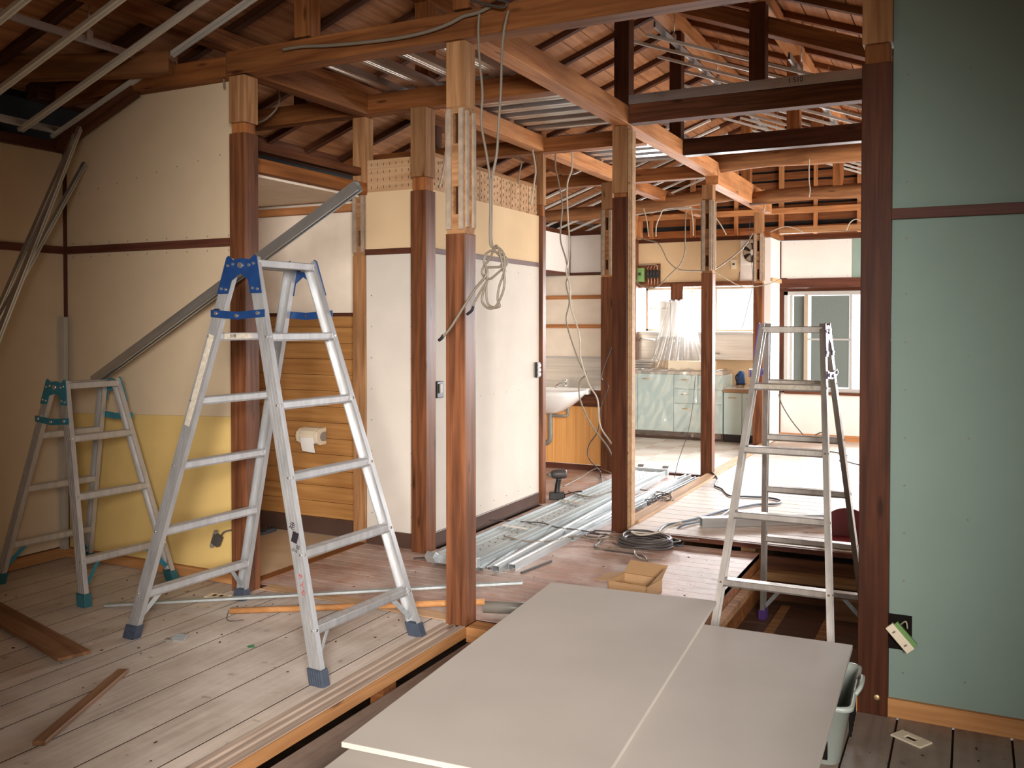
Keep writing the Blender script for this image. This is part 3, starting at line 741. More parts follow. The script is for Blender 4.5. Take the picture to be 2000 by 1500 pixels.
# purlins, ridge, struts
PY0, PY1 = -1.9, 11.55
beam((-2.12, PY0, 3.79), (-2.12, PY1, 3.79), .11, .12, 'beam_light', 'ridge beam at the top of the roof', name='ridge_beam')
for x, lab in ((-3.05, 'upper purlin of the left roof slope above the corridor'), (-4.0, 'lower purlin of the left roof slope'),
               (-1.22, 'first purlin right of the ridge'), (-.25, 'second purlin right of the ridge'), (.75, 'third purlin right of the ridge'), (1.75, 'outermost right purlin above the right room')):
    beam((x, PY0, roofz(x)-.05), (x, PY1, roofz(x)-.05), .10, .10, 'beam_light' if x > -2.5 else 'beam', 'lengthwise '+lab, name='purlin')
def strut(x, y, label, w=.095, mat='beam', z0=2.87):
    top = roofz(x)-.10 - (.02 if x == -2.12 else 0)
    return tag(bar('roof_strut', (x, y, z0), (x, y, top), w, w, mat, .003), label, 'strut')
strut(-3.05, 3.765, 'short upright strut standing on the long beam left of centre')
strut(-3.05, 4.90, 'dark upright strut seen between the steel studs')
strut(-3.05, 6.56, 'upright strut above the closet end')
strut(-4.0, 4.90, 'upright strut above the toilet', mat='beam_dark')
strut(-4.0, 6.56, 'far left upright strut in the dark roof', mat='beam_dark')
strut(-2.12, 5.93, 'tall dark strut standing over the platform corner post', mat='post_dark', w=.105)
strut(-2.12, 7.17, 'tall dark strut under the ridge behind the furring bars', mat='post_dark')
strut(-1.22, 5.91, 'dark strut standing on the steel stud beam right of centre', mat='post_dark', w=.10)
strut(-1.22, 7.20, 'strut below the marked steel stud on the reddish beam', mat='beam')
strut(-.25, 5.91, 'strut near the dark front right post', mat='beam')
strut(-.25, 7.20, 'strut on the reddish beam behind the front right post', mat='beam')
strut(-1.22, 8.36, 'strut standing on the round log beam', mat='beam', z0=2.93)
strut(-2.12, 9.7, 'far ridge strut above the kitchen corner', mat='beam')
strut(-1.22, 9.75, 'far strut on the curved log tie', mat='beam', z0=2.8)
strut(-2.12, 3.765, 'strut over the long beam at the centre post under the ridge', mat='beam')
tag(bar('slim_strut', (-3.42, 5.55, 2.5), (-3.42, 5.55, roofz(-3.42)), .035, .035, 'rafter'), 'slim upright batten above the slotted board', 'strut')
# rafters
y = -1.7; k = 0
while y < 11.5:
    for side in (-1, 1):
        xe = -5.3 if side < 0 else 2.7
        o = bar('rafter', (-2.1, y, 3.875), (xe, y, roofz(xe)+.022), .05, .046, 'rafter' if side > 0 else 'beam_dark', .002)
        tag(o, 'thin rafter under the boards of the %s roof slope' % ('left' if side < 0 else 'right'), 'rafter', 'rafters of the %s roof slope' % ('left' if side < 0 else 'right'))
    y += .455; k += 1
# gable studs
for i, x in enumerate((-4.3, -3.75, -3.2, -2.65, -2.1, -1.7, -1.2, -.7, -.2, .35)):
    o = bar('gable_stud', (x, 11.55, 2.50), (x, 11.55, roofz(x)-.02), .045 if i % 2 else .06, .04, 'beam_light', .002)
    tag(o, 'upright stud against the boarded gable wall above the kitchen', 'stud', 'studs of the far gable wall')
beam((-4.9, 11.46, 2.78), (.6, 11.46, 2.78), .05, .07, 'beam_light', 'horizontal rail across the far gable wall', name='gable_rail')
tag(bar('gable_stud', (-3.88, 11.42, 2.5), (-3.88, 11.42, 2.74), .09, .09, 'beam_light'), 'thick pale block post on the far left kitchen corner', 'stud')

# ================================================================== STEEL
def cprof(w, h, t=.002, lip=.008, groove=True):
    """open channel profile with lips; (a across, b up), open downwards"""
    a = w/2; b = h/2
    pts = [(-a, -b), (-a, b), (-a*.35, b), (-a*.30, b-.003), (-a*.1, b-.003), (-a*.05, b), (a*.05, b), (a*.1, b-.003), (a*.30, b-.003), (a*.35, b), (a, b), (a, -b), (a-lip, -b), (a-lip, -b+t), (a-t, -b+t), (a-t, b-t-.003), (-a+t, b-t-.003), (-a+t, -b+t), (-a+lip, -b+t), (-a+lip, -b)]
    return pts
def channel(name, p0, p1, w, h, mat, label, cat, group=None, roll=0.0, parent=None):
    o = bar(name, p0, p1, w, h, mat, 0, parent, roll, cprof(w, h)); 
    if label: tag(o, label, cat, group)
    return o
ORD = ('nearest to the camera', 'second from the camera', 'third from the camera', 'fourth from the camera', 'fifth from the camera', 'farthest from the camera')
# stored steel studs on the beams
for i, x in enumerate((-3.27, -3.02, -2.76, -2.50)):
    lab = ('leftmost, narrow', 'second from the left', 'third from the left', 'rightmost, next to the centre post')[i]
    channel('steel_stud', (x, 4.0, 2.895), (x+.01, 4.97 if i < 3 else 4.93, 2.895), .10 if i != 0 else .07, .042, 'galv', 'steel stud laid lengthwise above the closet front, '+lab, 'steel stud', 'steel studs laid lengthwise on the beams above the closet front', roll=math.pi if i != 1 else math.pi)
channel('steel_stud', (-3.42, 4.975, 2.905), (-2.2, 4.975, 2.905), .02, .045, 'galv', 'steel track across the ends of the lengthwise studs', 'steel stud')
for i in range(6):
    y = 5.26+i*.215
    channel('steel_stud', (-3.02, y, 2.905), (-2.19, y+.02, 2.905), .10, .045, 'galv', 'steel stud laid crosswise over the near corridor, '+ORD[i], 'steel stud', 'steel studs laid crosswise over the near corridor', roll=math.pi)
for i in range(6):
    y = 6.85+i*.22
    channel('steel_stud', (-3.02, y, 2.905), (-2.19, y+.02, 2.905), .10, .045, 'galv', 'steel stud laid crosswise over the far corridor, '+ORD[i], 'steel stud', 'steel studs laid crosswise over the far corridor', roll=math.pi)
e = empty('marked_steel_stud', (-2.06, 5.90, 2.88), 0, 'long steel stud with 1510 handwritten on it lying on the dark cross beam', 'steel stud')
bar('stud_body', (-2.06, 5.875, 2.908), (.34, 5.875, 2.908), .045, .062, 'galv', .001, e, prof=cprof(.045, .062))
def text3d(s, loc, rot, size, mat, parent=None, name='marking', ext=.0004, fontx=1.0):
    c = bpy.data.curves.new(name, 'FONT'); c.body = s; c.size = size; c.extrude = ext; c.align_x = 'CENTER'; c.align_y = 'CENTER'
    t = bpy.data.objects.new(name, c); sc.collection.objects.link(t)
    dg = bpy.context.evaluated_depsgraph_get(); me = bpy.data.meshes.new_from_object(t.evaluated_get(dg)); bpy.data.objects.remove(t)
    o = bpy.data.objects.new(name, me); sc.collection.objects.link(o); me.materials.clear(); me.materials.append(M[mat])
    o.location = loc; o.rotation_euler = rot; o.scale = (fontx, 1, 1)
    if parent is not None: reparent(o, parent) if parent.type == 'EMPTY' else setattr(o, 'parent', parent)
    return o
text3d('1·510', (-.985, 5.8505, 2.912), (R(90), 0, 0), .045, 'ink', e, 'handwriting', fontx=.9)

# ceiling furring: carrying channels, furring bars, hangers
def hanger(p, top, lab=None, group='threaded ceiling hangers', parent=None):
    mb = MB(); mb.cyl(p, (p[0]+.01, p[1], top), .004, 6)
    mb.box(p[0]-.012, p[0]+.012, p[1]-.018, p[1]+.018, p[2]-.045, p[2]+.015)
    mb.cyl((p[0], p[1], p[2]+.012), (p[0], p[1], p[2]+.03), .010, 6)
    return tag(mb.build('ceiling_hanger', 'galv'), lab or 'thin threaded rod hanger holding a furring channel', 'hanger', group)
lz = lambda x: 2.53+.37*(x+4.9)
channel('carrying_channel', (-4.10, 2.2, lz(-4.10)+.055), (-4.10, 4.0-.28, lz(-4.10)+.055), .014, .04, 'galv', 'steel carrying channel under the dark left roof slope', 'channel')
channel('carrying_channel', (-4.87, 2.2, 2.575), (-4.87, 3.78, 2.565), .014, .045, 'galv', 'steel channel along the top of the left wall', 'channel')
for y, lab in ((2.42, 'nearest to the camera'), (2.80, 'second from the camera'), (3.15, 'middle one'), (3.49, 'ending at the left wall top'), (3.70, 'closest to the beige wall corner')):
    x0 = -4.90; x1 = -2.9 if y < 3.6 else -3.15
    o = channel('furring_bar', (x0, y, lz(x0)), (x1, y, lz(x1)), .038, .02, 'furring', 'sloping steel furring bar in the dark left corner, '+lab, 'furring bar', roll=math.pi)
hanger((-4.09, 3.30, lz(-4.10)+.09), roofz(-4.1), 'threaded hanger at the middle of the left carrying channel', None)
hanger((-4.86, 3.30, 2.62), roofz(-4.86), 'threaded hanger at the left wall channel', None)
hanger((-4.09, 2.55, lz(-4.10)+.09), roofz(-4.1), 'threaded hanger nearest to the camera on the left', None)
rz_ = lambda x: 3.45-.37*(x+2.1)
def clipmb(mb, x, y, z): mb.box(x-.02, x+.02, y-.012, y+.012, z+.008, z+.05)
for x in (-1.93, -1.05, -.15):
    mb = MB()
    e = empty('carrying_channel', (x, 6.0, rz_(x)+.05), 0, {-1.93: 'shiny carrying channel nearest the ridge with clips along it', -1.05: 'shiny carrying channel behind the second strut', -.15: 'carrying channel near the front right post'}[x], 'channel')
    bar('channel_body', (x, 6.0, rz_(x)+.045), (x, 11.3, rz_(x)+.045), .014, .045, 'galv_b', 0, e, prof=cprof(.014, .045))
    for i in range(14): clipmb(mb, x, 6.2+i*.362, rz_(x))
    o = mb.build('clip', 'galv_b'); reparent(o, e)
    for y in (6.45, 7.7, 9.0, 10.3): hanger((x, y, rz_(x)+.085), roofz(x), 'thin threaded rod hanger above a right slope channel', 'threaded hangers of the right slope')
for i in range(14):
    y = 6.2+i*.362; x0 = (-2.0, -2.25, -2.15, -2.05)[i % 4]-.05
    if i >= 0:
        channel('furring_bar', (x0, y, rz_(x0)), (1.9, y, rz_(1.9)), .036 if i % 2 else .03, .019, 'furring', 'steel furring bar sloping down to the right above the platform', 'furring bar', 'furring bars of the right roof slope', roll=math.pi)
for i in range(8):
    y = 8.75+i*.36
    channel('furring_bar', (-4.85, y, lz(-4.85)-.03), (-2.35, y, lz(-2.35)-.03), .03, .019, 'furring', 'steel furring bar sloping up to the right above the kitchen', 'furring bar', 'furring bars of the left roof slope over the kitchen', roll=math.pi)
for x in (-4.5, -3.6, -2.7):
    channel('carrying_channel', (x, 8.6, lz(x)+.03), (x, 11.4, lz(x)+.03), .012, .04, 'galv', 'carrying channel above the kitchen furring bars', 'channel', 'channels over the kitchen')

# ================================================================== STEP LADDERS
def ladder(label, c, rz, H, S, W, wt, rungs, mats, sw=.058, sd=.026, stop=.055, marks=None):
    """local X = spread direction, local Y = along the rungs"""
    ma, mh, mf = mats
    e = empty('step_ladder', c, rz, label, 'ladder')
    def sp(sx, sy, z):                         # centre of a stile at height z
        t = z/H; return Vector((sx*(S+(stop-S)*t), sy*(W/2+(wt/2-W/2)*t), z))
    for sx in (-1, 1):
        for sy in (-1, 1):
            p0, p1 = sp(sx, sy, .03), sp(sx, sy, H)
            d = (p1-p0).normalized()
            yx = Vector((0, 1, 0)); ax = yx.cross(d).normalized(); ay = d.cross(ax)
            prof = []                           # ribbed C section, web outside
            a, b, t = sw/2, sd/2, .005
            rib = [(-a, 0), (-a*.62, 0), (-a*.6, .004), (-a*.5, .004), (-a*.48, 0), (-a*.05, 0), (-a*.03, .004), (a*.07, .004), (a*.09, 0), (a*.48, 0), (a*.5, .004), (a*.6, .004), (a*.62, 0), (a, 0)]
            for u, q in rib: prof.append((u, b-q))
            prof += [(a, -b), (a-t, -b), (a-t, b-t), (-a+t, b-t), (-a+t, -b), (-a, -b)]
            mb = MB(); mb.prism([p0+ax*u+ay*(v*sy) for u, v in prof], p1-p0)
            for z in rungs:
                p = sp(sx, sy, z); p.x += sx*(sw/2-.001)
                mb.cyl(p, p+Vector((sx*.004, 0, 0)), .006, 8, 1)
                p = sp(sx, sy, z); p.x += sx*sw*.32; p.y += sy*sd/2; mb.cyl(p, p+Vector((0, sy*.004, 0)), .005, 8, 1)
            st = mb.build('stile', [ma, 'chrome'], e)
            ft = sp(sx, sy, 0)
            mb = MB(); q = .006
            base = sp(sx, sy, .0)
            m3 = Matrix((ax, ay, d)).transposed()
            mb.prism([(base.x+dx*(sw/2+.008), base.y+dy*(sd/2+.008), 0) for dx, dy in ((-1,-1),(1,-1),(1,1),(-1,1))], sp(sx, sy, .062)-sp(sx, sy, 0))
            for k in range(5):
                u = -sw/2+.006+k*(sw-.012)/4
                mb.prism([(base.x+u-.003, base.y+sy*(sd/2+.008), 0), (base.x+u+.003, base.y+sy*(sd/2+.008), 0), (base.x+u+.003, base.y+sy*(sd/2+.012), 0), (base.x+u-.003, base.y+sy*(sd/2+.012), 0)], sp(sx, sy, .058)-sp(sx, sy, 0))
            mb.build('rubber_foot', mf, st, .003)
            # lower diagonal stay between last rung and foot
            zr = rungs[-1]; a0 = sp(sx, sy, .085); b0 = sp(sx, sy, zr-.015); a0.y -= sy*.014; b0.y -= sy*.10
            bm = MB(); bm.obox((a0+b0)/2, ((a0-b0).length, .004, .022), frame_for(b0-a0)); bm.build('corner_stay', mh if mh == 'teal' else 'galv_b', e)
            # hinge plate
            mb = MB(); pl = 0.15 if H > 1.3 else .12
            top = sp(sx, sy, H); oy = sy*(sd/2+.0015)
            def q3(u, z): 
                p = sp(sx, sy, z); return Vector((p.x+u, p.y+oy, z))
            hw = sw/2+.004
            poly = [q3(sx*hw, H-pl), q3(-sx*hw, H-pl), q3(-sx*hw, H-pl*.62), Vector((0-sx*.0, sp(sx, sy, H-.055).y+oy, H-.062)), Vector((-sx*.014, sp(sx, sy, H).y+oy, H-.012)), Vector((0, sp(sx, sy, H).y+oy, H+.004)), q3(-sx*hw*.2, H-.004), q3(sx*hw*.8, H+.016), q3(sx*(hw+.004), H+.008)]
            mb.prism(poly, (0, sy*.0035, 0)); 
            for (u, z) in ((.014, H-.022), (-.014, H-.028), (.014, H-pl+.018), (-.014, H-pl+.022)):
                p = q3(u, z); mb.cyl(p, p+Vector((0, sy*.007, 0)), .0065, 10, 1)
            mb.build('hinge_plate', [mh, 'chrome'], e)
    for sy in (-1, 1):                         # hinge pin and folding spreader
        y = sp(1, sy, H-.03).y+sy*(sd/2+.004)
        MB().cyl((0, y-.004*sy, H-.028), (0, y+.008*sy, H-.028), .013, 14).build('hinge_pin', 'chrome', e)
        z = H-(.235 if H > 1.3 else .20)
        a0, b0 = sp(-1, sy, z), sp(1, sy, z); y = a0.y+sy*(sd/2+.004)
        mb = MB(); m = (0, -.012)
        mb.prism([(a0.x-.035, y, z-.016), (0, y, z-.028), (b0.x+.035, y, z-.016), (b0.x+.035, y, z+.016), (0, y, z+.006), (a0.x-.035, y, z+.016)], (0, sy*.005, 0))
        for x, zz in ((a0.x, z), (0, z-.011), (b0.x, z)): mb.cyl((x, y, zz), (x, y+sy*.012, zz), .008, 10, 1)
        mb.build('folding_spreader', [mh, 'chrome'], e)
        mb = MB().box(a0.x-.02, a0.x+.012, y-.004, y+.014, z-.018, z+.02).build('lock_catch', 'black' if mh == 'blue' else 'chrome', e, .003)
    for sx in (-1, 1):
        for z in rungs:
            a0, b0 = sp(sx, -1, z), sp(sx, 1, z)
            mb = MB(); dx = .026 if H > 1.3 else .024
            x = a0.x
            prof = [(-dx, -.012), (-dx, .010), (-dx+.003, .014), (-.012, .014), (-.011, .0125), (-.009, .014), (-.001, .014), (0, .0125), (.002, .014), (.010, .014), (.011, .0125), (.013, .014), (dx-.003, .014), (dx, .010), (dx, -.012), (dx-.004, -.020), (dx-.006, -.020), (dx-.004, .008), (-dx+.004, .008), (-dx+.006, -.020), (-dx+.004, -.020)]
            mb.prism([(x+u, a0.y+.01, z+v) for u, v in prof], (0, (b0.y-a0.y)-.02, 0)); mb.build('rung', ma, e)
        a0, b0 = sp(sx, -1, H-.018), sp(sx, 1, H-.018)
        mb = MB().box(a0.x-.030, a0.x+.030, a0.y, b0.y, H-.036, H-.004); mb.build('top_tread', ma, e, .004)
    return e, sp
R6 = (1.365, 1.08, .79, .49, .205)
tall, sp = ladder('tall aluminium stepladder with navy blue hinges standing on the left room boards', (-2.82, 3.235, 0), R(-3), 1.70, .555, .66, .35, R6, ('alu', 'blue', 'rubber'))
def mark(t, s, z, u, size, mat):
    p = sp(1, -1, z); tilt = math.atan2((.555-.055), 1.70)
    o = text3d(s, (0, 0, 0), (0, 0, 0), size, mat, None, 'marker_writing'); o.parent = tall
    o.location = (p.x+u, p.y-.0155, z); o.rotation_euler = (R(90), R(18), 0); return o
mark(0, '走', .60, .0, .034, 'ink'); mark(0, '回', .518, .012, .018, 'ink'); mark(0, 'ヱ斗', .505, -.008, .016, 'ink')
mark(0, 'サ', .405, .0, .026, 'skin_red'); mark(0, '人', .375, .004, .026, 'skin_red'); mark(0, 'む', .345, .006, .024, 'skin_red')
o = MB().obox((0, 0, 0), (.045, .001, .055), Matrix.Identity(3)).build('scribbled_patch', 'ink', tall); p = sp(1, -1, .56); o.location = (p.x+.006, p.y-.0155, .557); o.rotation_euler = (0, R(16), 0); o.scale = (.7, 1, .8)
p = sp(-1, -1, 1.17); o = MB().obox((0, 0, 0), (.032, .001, .42), Matrix.Identity(3)).build('worn_sticker', 'sticker', tall); o.location = (p.x, p.y-.0155, 1.17); o.rotation_euler = (R(-3), R(-16.5), 0) if False else (R(-5), R(16.4), 0)
p = sp(-1, 0, 1.365); o = MB().box(p.x+.0262, p.x+.0272, -.17, .0, 1.352, 1.376).build('printed_label', 'sticker', tall)
o = text3d('危険', (p.x+.0275, -.12, 1.364), (R(90), 0, R(90)), .018, 'ink', None, 'label_print'); o.parent = tall
ladder('small dull aluminium stepladder with teal hinges in the left corner', (-4.34, 3.455, 0), R(-5), 1.11, .385, .53, .30, (.82, .527, .216), ('alu_small', 'teal', 'rubber_teal'), sw=.052)
pur, sp2 = ladder('aged aluminium stepladder with purple hinges standing in the floor pit on the right', (-.795, 4.74, -.29), R(90), 1.70, .67, .56, .285, tuple(z for z in (1.405, 1.108, .811, .514, .217)), ('alu_dark', 'purple', 'rubber_purple'))
p = sp2(-1, 0, 1.405)
MB().box(p.x-.0275, p.x-.0262, -.12, .12, 1.395, 1.415).build('printed_label', 'sticker', pur)
p = sp2(1, 0, 1.405)
MB().box(p.x-.0275, p.x-.0262, -.12, .12, 1.395, 1.415).build('printed_label', 'sticker', pur)

# ================================================================== LOOSE BOARDS, BIN, CARDBOARD
def sheet(c, rz, sx, sy, ztop, t, label, name='plasterboard_sheet'):
    """c = back left corner on plan"""
    mb = MB(); mb.box(0, sx, -sy, 0, -t, -.0006, 1); mb.box(.001, sx-.001, -sy+.001, -.001, -.0006, 0, 0)
    o = mb.build(name, ['gyps', 'gyps_edge'], None, .0015, (c[0], c[1], ztop), (0, 0, rz)); return tag(o, label, 'board')
sheet((-1.775, 3.965), R(4.2), .775, 1.80, .196, .016, 'large loose plasterboard sheet on top of the pile, reaching over the sill')
sheet((-1.17, 3.735), R(1.5), .765, 1.86, .178, .018, 'right plasterboard sheet partly under the top sheet, its edge scuffed')
sheet((-1.71, 3.25), R(3.5), .62, 2.0, .158, .016, 'lowest plasterboard sheet poking out in the bottom left of the pile')
for i, (x, y) in enumerate(((-1.55, 3.05), (-1.50, 2.1), (-.90, 3.2))):
    mb = MB(); mb.box(0, .30, 0, .09, 0, .072); mb.box(.01, .31, -.005, .085, .072, .142); mb.box(0, .3, .0, .09, .142, .211)
    tag(mb.build('timber_packing', 'raw', None, .003, (x, y, -.07)), 'stacked timber packing hidden under the plasterboard pile', 'packing', 'timber packing below the plasterboards')
e = empty('plastic_bin', (-.49, 3.40, -.07), R(2), 'pale grey-green plastic basket with slots under the right plasterboard edge', 'bin')
def rrect(hx, hy, r, n=5):
    out = []
    for cx, cy, a0 in ((hx-r, hy-r, 0), (-hx+r, hy-r, 90), (-hx+r, -hy+r, 180), (hx-r, -hy+r, 270)):
        for k in range(n+1):
            a = R(a0+90*k/n); out.append((cx+r*math.cos(a), cy+r*math.sin(a)))
    return out
def shell(levels, mb, r=.04):
    rings = []
    for hx, hy, z in levels: rings.append([mb.bm.verts.new((x, y, z)) for x, y in rrect(hx, hy, r)])
    n = len(rings[0])
    for i in range(len(rings)-1):
        for k in range(n):
            f = mb.bm.faces.new([rings[i][k], rings[i][(k+1) % n], rings[i+1][(k+1) % n], rings[i+1][k]]); f.smooth = True
    return rings
mb = MB(); r_ = shell([(.09, .17, .0), (.095, .175, .004), (.13, .215, .205), (.142, .227, .208), (.142, .227, .222), (.134, .219, .224), (.126, .211, .215), (.088, .168, .010)], mb)
mb.bm.faces.new(r_[0][::-1]); mb.bm.faces.new(r_[-1])
o = mb.build('basket_body', 'bin', None); o.parent = e
for sx in (1,):
    pts = [(sx*.135, -.075, .215), (sx*.152, -.055, .238), (sx*.156, 0, .246), (sx*.152, .055, .238), (sx*.135, .075, .215)]
    MB().tube(spline(pts, 5), .008, 8).build('handle', 'bin', e)
for k in range(5):
    MB().box(.1195, .1285, -.10+k*.045, -.08+k*.045, .08, .16).build('slot', 'hole', e)
for k in range(3): MB().box(-.06+k*.05, -.04+k*.05, -.200, -.185, .03, .09).build('slot', 'hole', e)
# cardboard box with open flaps
e = empty('cardboard_box', (-1.58, 4.61, 0), R(-6), 'open brown cardboard box with its flaps up behind the plasterboard', 'box')
mb = MB(); a, b, h, t = .11, .10, .07, .004
mb.box(-a, a, -b, -b+t, 0, h); mb.box(-a, a, b-t, b, 0, h); mb.box(-a, -a+t, -b, b, 0, h); mb.box(a-t, a, -b, b, 0, h); mb.box(-a, a, -b, b, 0, t)
mb.build('carton', 'cardboard', e)
MB().prism([(-a, b, h), (a, b, h), (a-.0, b+.08, h+.05), (-a+.0, b+.08, h+.05)], (0, -.004, .003)).build('flap', 'cardboard', e)
MB().prism([(a, -b, h), (a, b, h), (a+.02, b-.01, h+.06), (a+.02, -b+.01, h+.02)], (.003, 0, .003)).build('flap', 'cardboard', e)
MB().prism([(-a, -b, h), (-a, b, h), (-a-.09, b-.02, h-.01), (-a-.09, -b+.02, h-.01)], (0, 0, .004)).build('flap', 'cardboard', e)
MB().prism([(-a, -b, h+.001), (a, -b, h+.001), (a*.9, .02, h-.035), (-a*.9, .02, h-.03)], (0, 0, .004)).build('flap', 'cardboard', e)
MB().box(-a*.95, a*.5, -.02, .02, h-.026, h-.022).build('packing_tape', 'tape', e)

# ================================================================== SCAFFOLD PLANK, STUDS ON THE FLOOR
e = empty('scaffold_plank', (-2.685, 4.62, 0), R(-.3), 'long perforated steel scaffold plank lying along the corridor wall', 'scaffold plank')
L = 3.62; mb = MB()
mb.box(-.145, .145, 0, L, .046, .050)
for x in (-.115, -.06, .06, .115): mb.box(x-.010, x+.010, .02, L-.02, .050, .054)
mb.build('deck_sheet', 'galv_f', e)
for s in (-1, 1): MB().box(s*.145-(.004 if s > 0 else 0), s*.145+(0 if s > 0 else .004), 0, L, .0, .066).build('side_rail', 'galv_f', e)
mb = MB()
for k in range(36):
    for x in (-.02, .02): mb.cyl((x+(k % 2)*.006, .08+k*.098, .0500), (x+(k % 2)*.006, .08+k*.098, .0512), .006, 8)
mb.build('perforations', 'mortise', e)
for y in (0, L):
    mb = MB(); s = 1 if y else -1
    mb.box(-.16, .16, y-.02, y+.02, .02, .075)
    for x in (-.12, .12): mb.prism([(x-.03, y, .06), (x-.03, y+s*.06, .095), (x-.03, y+s*.09, .07), (x-.03, y+s*.06, .03), (x-.03, y, .02)], (.06, 0, 0))
    mb.build('end_hook', 'galv_b', e, .002)
for i, (v, u0, u1) in enumerate(((1026, 980, 1030), (976, 1095, 1135))):
    tag(bar('flat_bar', atZ(u0, v, .063), atZ(u1, v+8, .063), .03, .006, 'stainless', 0), ('short flat metal strip across the near part of the scaffold plank', 'short flat metal strip across the scaffold plank behind the drill')[i], 'metal strip')
def fl(p0, p1, w, h, label, group=None, z=0.0, roll=0.0, mat='galv'):
    a, b = atZ(p0[0], p0[1], z+h/2), atZ(p1[0], p1[1], z+h/2)
    return channel('steel_stud', a, b, w, h, mat, label, 'steel stud', group, roll)
fl((968, 1112), (1285, 935), .045, .045, 'long steel stud on the corridor floor ending nearest to the centre', mat='galv_b')
fl((1000, 1108), (1320, 940), .045, .04, 'long steel stud beside the others on the corridor floor, second from the plank', mat='galv_b')
fl((1098, 1042), (1345, 930), .05, .04, 'bright open steel channel passing behind the dark corner post', mat='galv_b', roll=math.pi)
fl((1115, 1052), (1362, 934), .045, .03, 'bright steel stud closest to the platform edge', mat='galv_b', z=0.0, roll=math.pi)
fl((940, 1112), (990, 1072), .03, .02, 'short steel offcut lying left of the long studs')
fl((955, 1110), (1008, 1076), .025, .02, 'second short steel offcut beside the long studs', z=0)
tag(bar('steel_rod', atZ(1018, 1119, .006), atZ(1077, 1096, .006), .012, .012, 'cable_dark', .002), 'short dark rod lying alone on the corridor floor', 'rod')
tag(bar('steel_rod', atZ(945, 1098, .006), atZ(975, 1076, .006), .012, .012, 'mortise', .002), 'thin rusty rod beside the short steel offcuts', 'rod')
mb = MB()
for k in range(4): mb.cyl((-2.99+k*.03, 4.66+.02*k, .01), (-2.84+k*.02, 4.80+.015*k, .01), .006, 6)
tag(mb.build('rebar_bundle', 'cable_dark'), 'few dark metal rods on the floor at the foot of the closet post', 'rods')
# long strip + dowel in front of the sill
e = tag(bar('aluminium_strip', (-3.87, 3.19, .012), (-2.02, 4.16, .115), .035, .012, 'galv_f', .002), 'long thin grey metal strip lying across the boards and the sill', 'metal strip')
tag(MB().cyl((-3.22, 3.375, .022), (-2.10, 3.905, .075), .015, 12).build('wooden_pole', 'sill_orange'), 'thin orange-brown wooden pole lying beside the grey strip', 'pole')
tag(MB().cyl((-2.12, 3.93, .04), (-1.86, 4.03, .04), .028, 12).build('rolled_sleeve', 'pipe'), 'dark rolled tube end behind the centre post foot', 'tube')
cable('wire_hook', [(-3.215, 3.36, .03), (-3.20, 3.33, .004), (-3.15, 3.30, .004), (-3.10, 3.335, .006)], .002, 'cable_dark', 'small bent wire hook at the end of the wooden pole', cat='wire')
# scrap wood
def scrap(pts, t, label, mat='post'):
    mb = MB(); mb.prism([(p.x, p.y, p.z) for p in pts], (0, 0, t)); return tag(mb.build('scrap_board', mat, None, .002), label, 'board')
a = wood('scrap_brown', col8(170, 124, 88), col8(128, 88, 60), rough=.6, axis='X'); M['scrap'] = a
o = bar('scrap_board', (-4.45, 2.93, .012), (-3.365, 2.62, .022), .135, .014, 'scrap', .003); tag(o, 'flat brown scrap board lying at the left edge of the floor', 'board')
o = bar('scrap_board', (-3.075, 2.62, .010), (-2.79, 2.03, .012), .045, .018, 'scrap', .004); tag(o, 'narrow splintered stick of wood in the left foreground', 'stick')
e = empty('tape_cutter', (-3.17, 3.0, 0), R(20), 'small clear metal clip lying on the floor between the ladder feet', 'clip')
MB().prism([(-.035, -.012, .004), (.03, -.018, .004), (.04, .012, .022), (-.02, .018, .022)], (0, 0, .003)).build('plate', 'galv_b', e); MB().box(-.06, -.02, -.015, .012, .0, .008).build('base', 'pipe', e)
tag(MB().prism([(-2.84, 3.075, .002), (-2.81, 3.085, .012), (-2.795, 3.075, .004), (-2.82, 3.066, .002)], (0, 0, .002)).build('leaf_scrap', 'leaf'), 'tiny green scrap on the floor under the tall ladder', 'scrap')
e = empty('switch_plate', (-3.50, 3.58, 0), R(10), 'cream switch plate lying flat by the back ladder foot', 'plate')
MB().box(-.06, .06, -.035, .035, .0, .006).build('plate', 'ivory', e, .001); MB().box(-.03, -.01, -.012, .012, .0055, .0068).build('opening', 'mortise', e); MB().box(.01, .03, -.012, .012, .0055, .0068).build('opening', 'mortise', e)
e = empty('wall_plate', (-.185, 3.565, -.07), R(-32), 'cream wall plate with a slot lying on the floor by the green wall', 'plate')
mb = MB(); mb.box(-.06, -.022, -.035, .035, .0, .007); mb.box(.022, .06, -.035, .035, .0, .007); mb.box(-.022, .022, -.035, -.013, .0, .007); mb.box(-.022, .022, .013, .035, .0, .007); mb.build('plate', 'ivory', e, .001)
MB().box(-.022, .022, -.013, .013, .0, .001).build('opening', 'mortise', e)
# small debris, one object of crumbs that nobody could count
mb = MB()
for i in range(170):
    r1 = random.random()
    if r1 < .5: x, y, z = random.uniform(-4.6, -2.3), random.uniform(1.9, 3.7), 0
    elif r1 < .65: x, y, z = random.uniform(-.55, .1), random.uniform(3.0, 3.72), -.07
    else: x, y, z = random.uniform(-3.3, -1.3), random.uniform(4.0, 6.0), 0
    s = random.uniform(.0015, .006); a = random.random()*6.28
    mb.obox((x, y, z+s*.25), (s*2.2, s, s*.5), Matrix.Rotation(a, 3, 'Z'))
o = mb.build('wood_crumbs', 'mortise'); tag(o, 'tiny wood crumbs and dirt scattered over the floors', 'debris', kind='stuff')

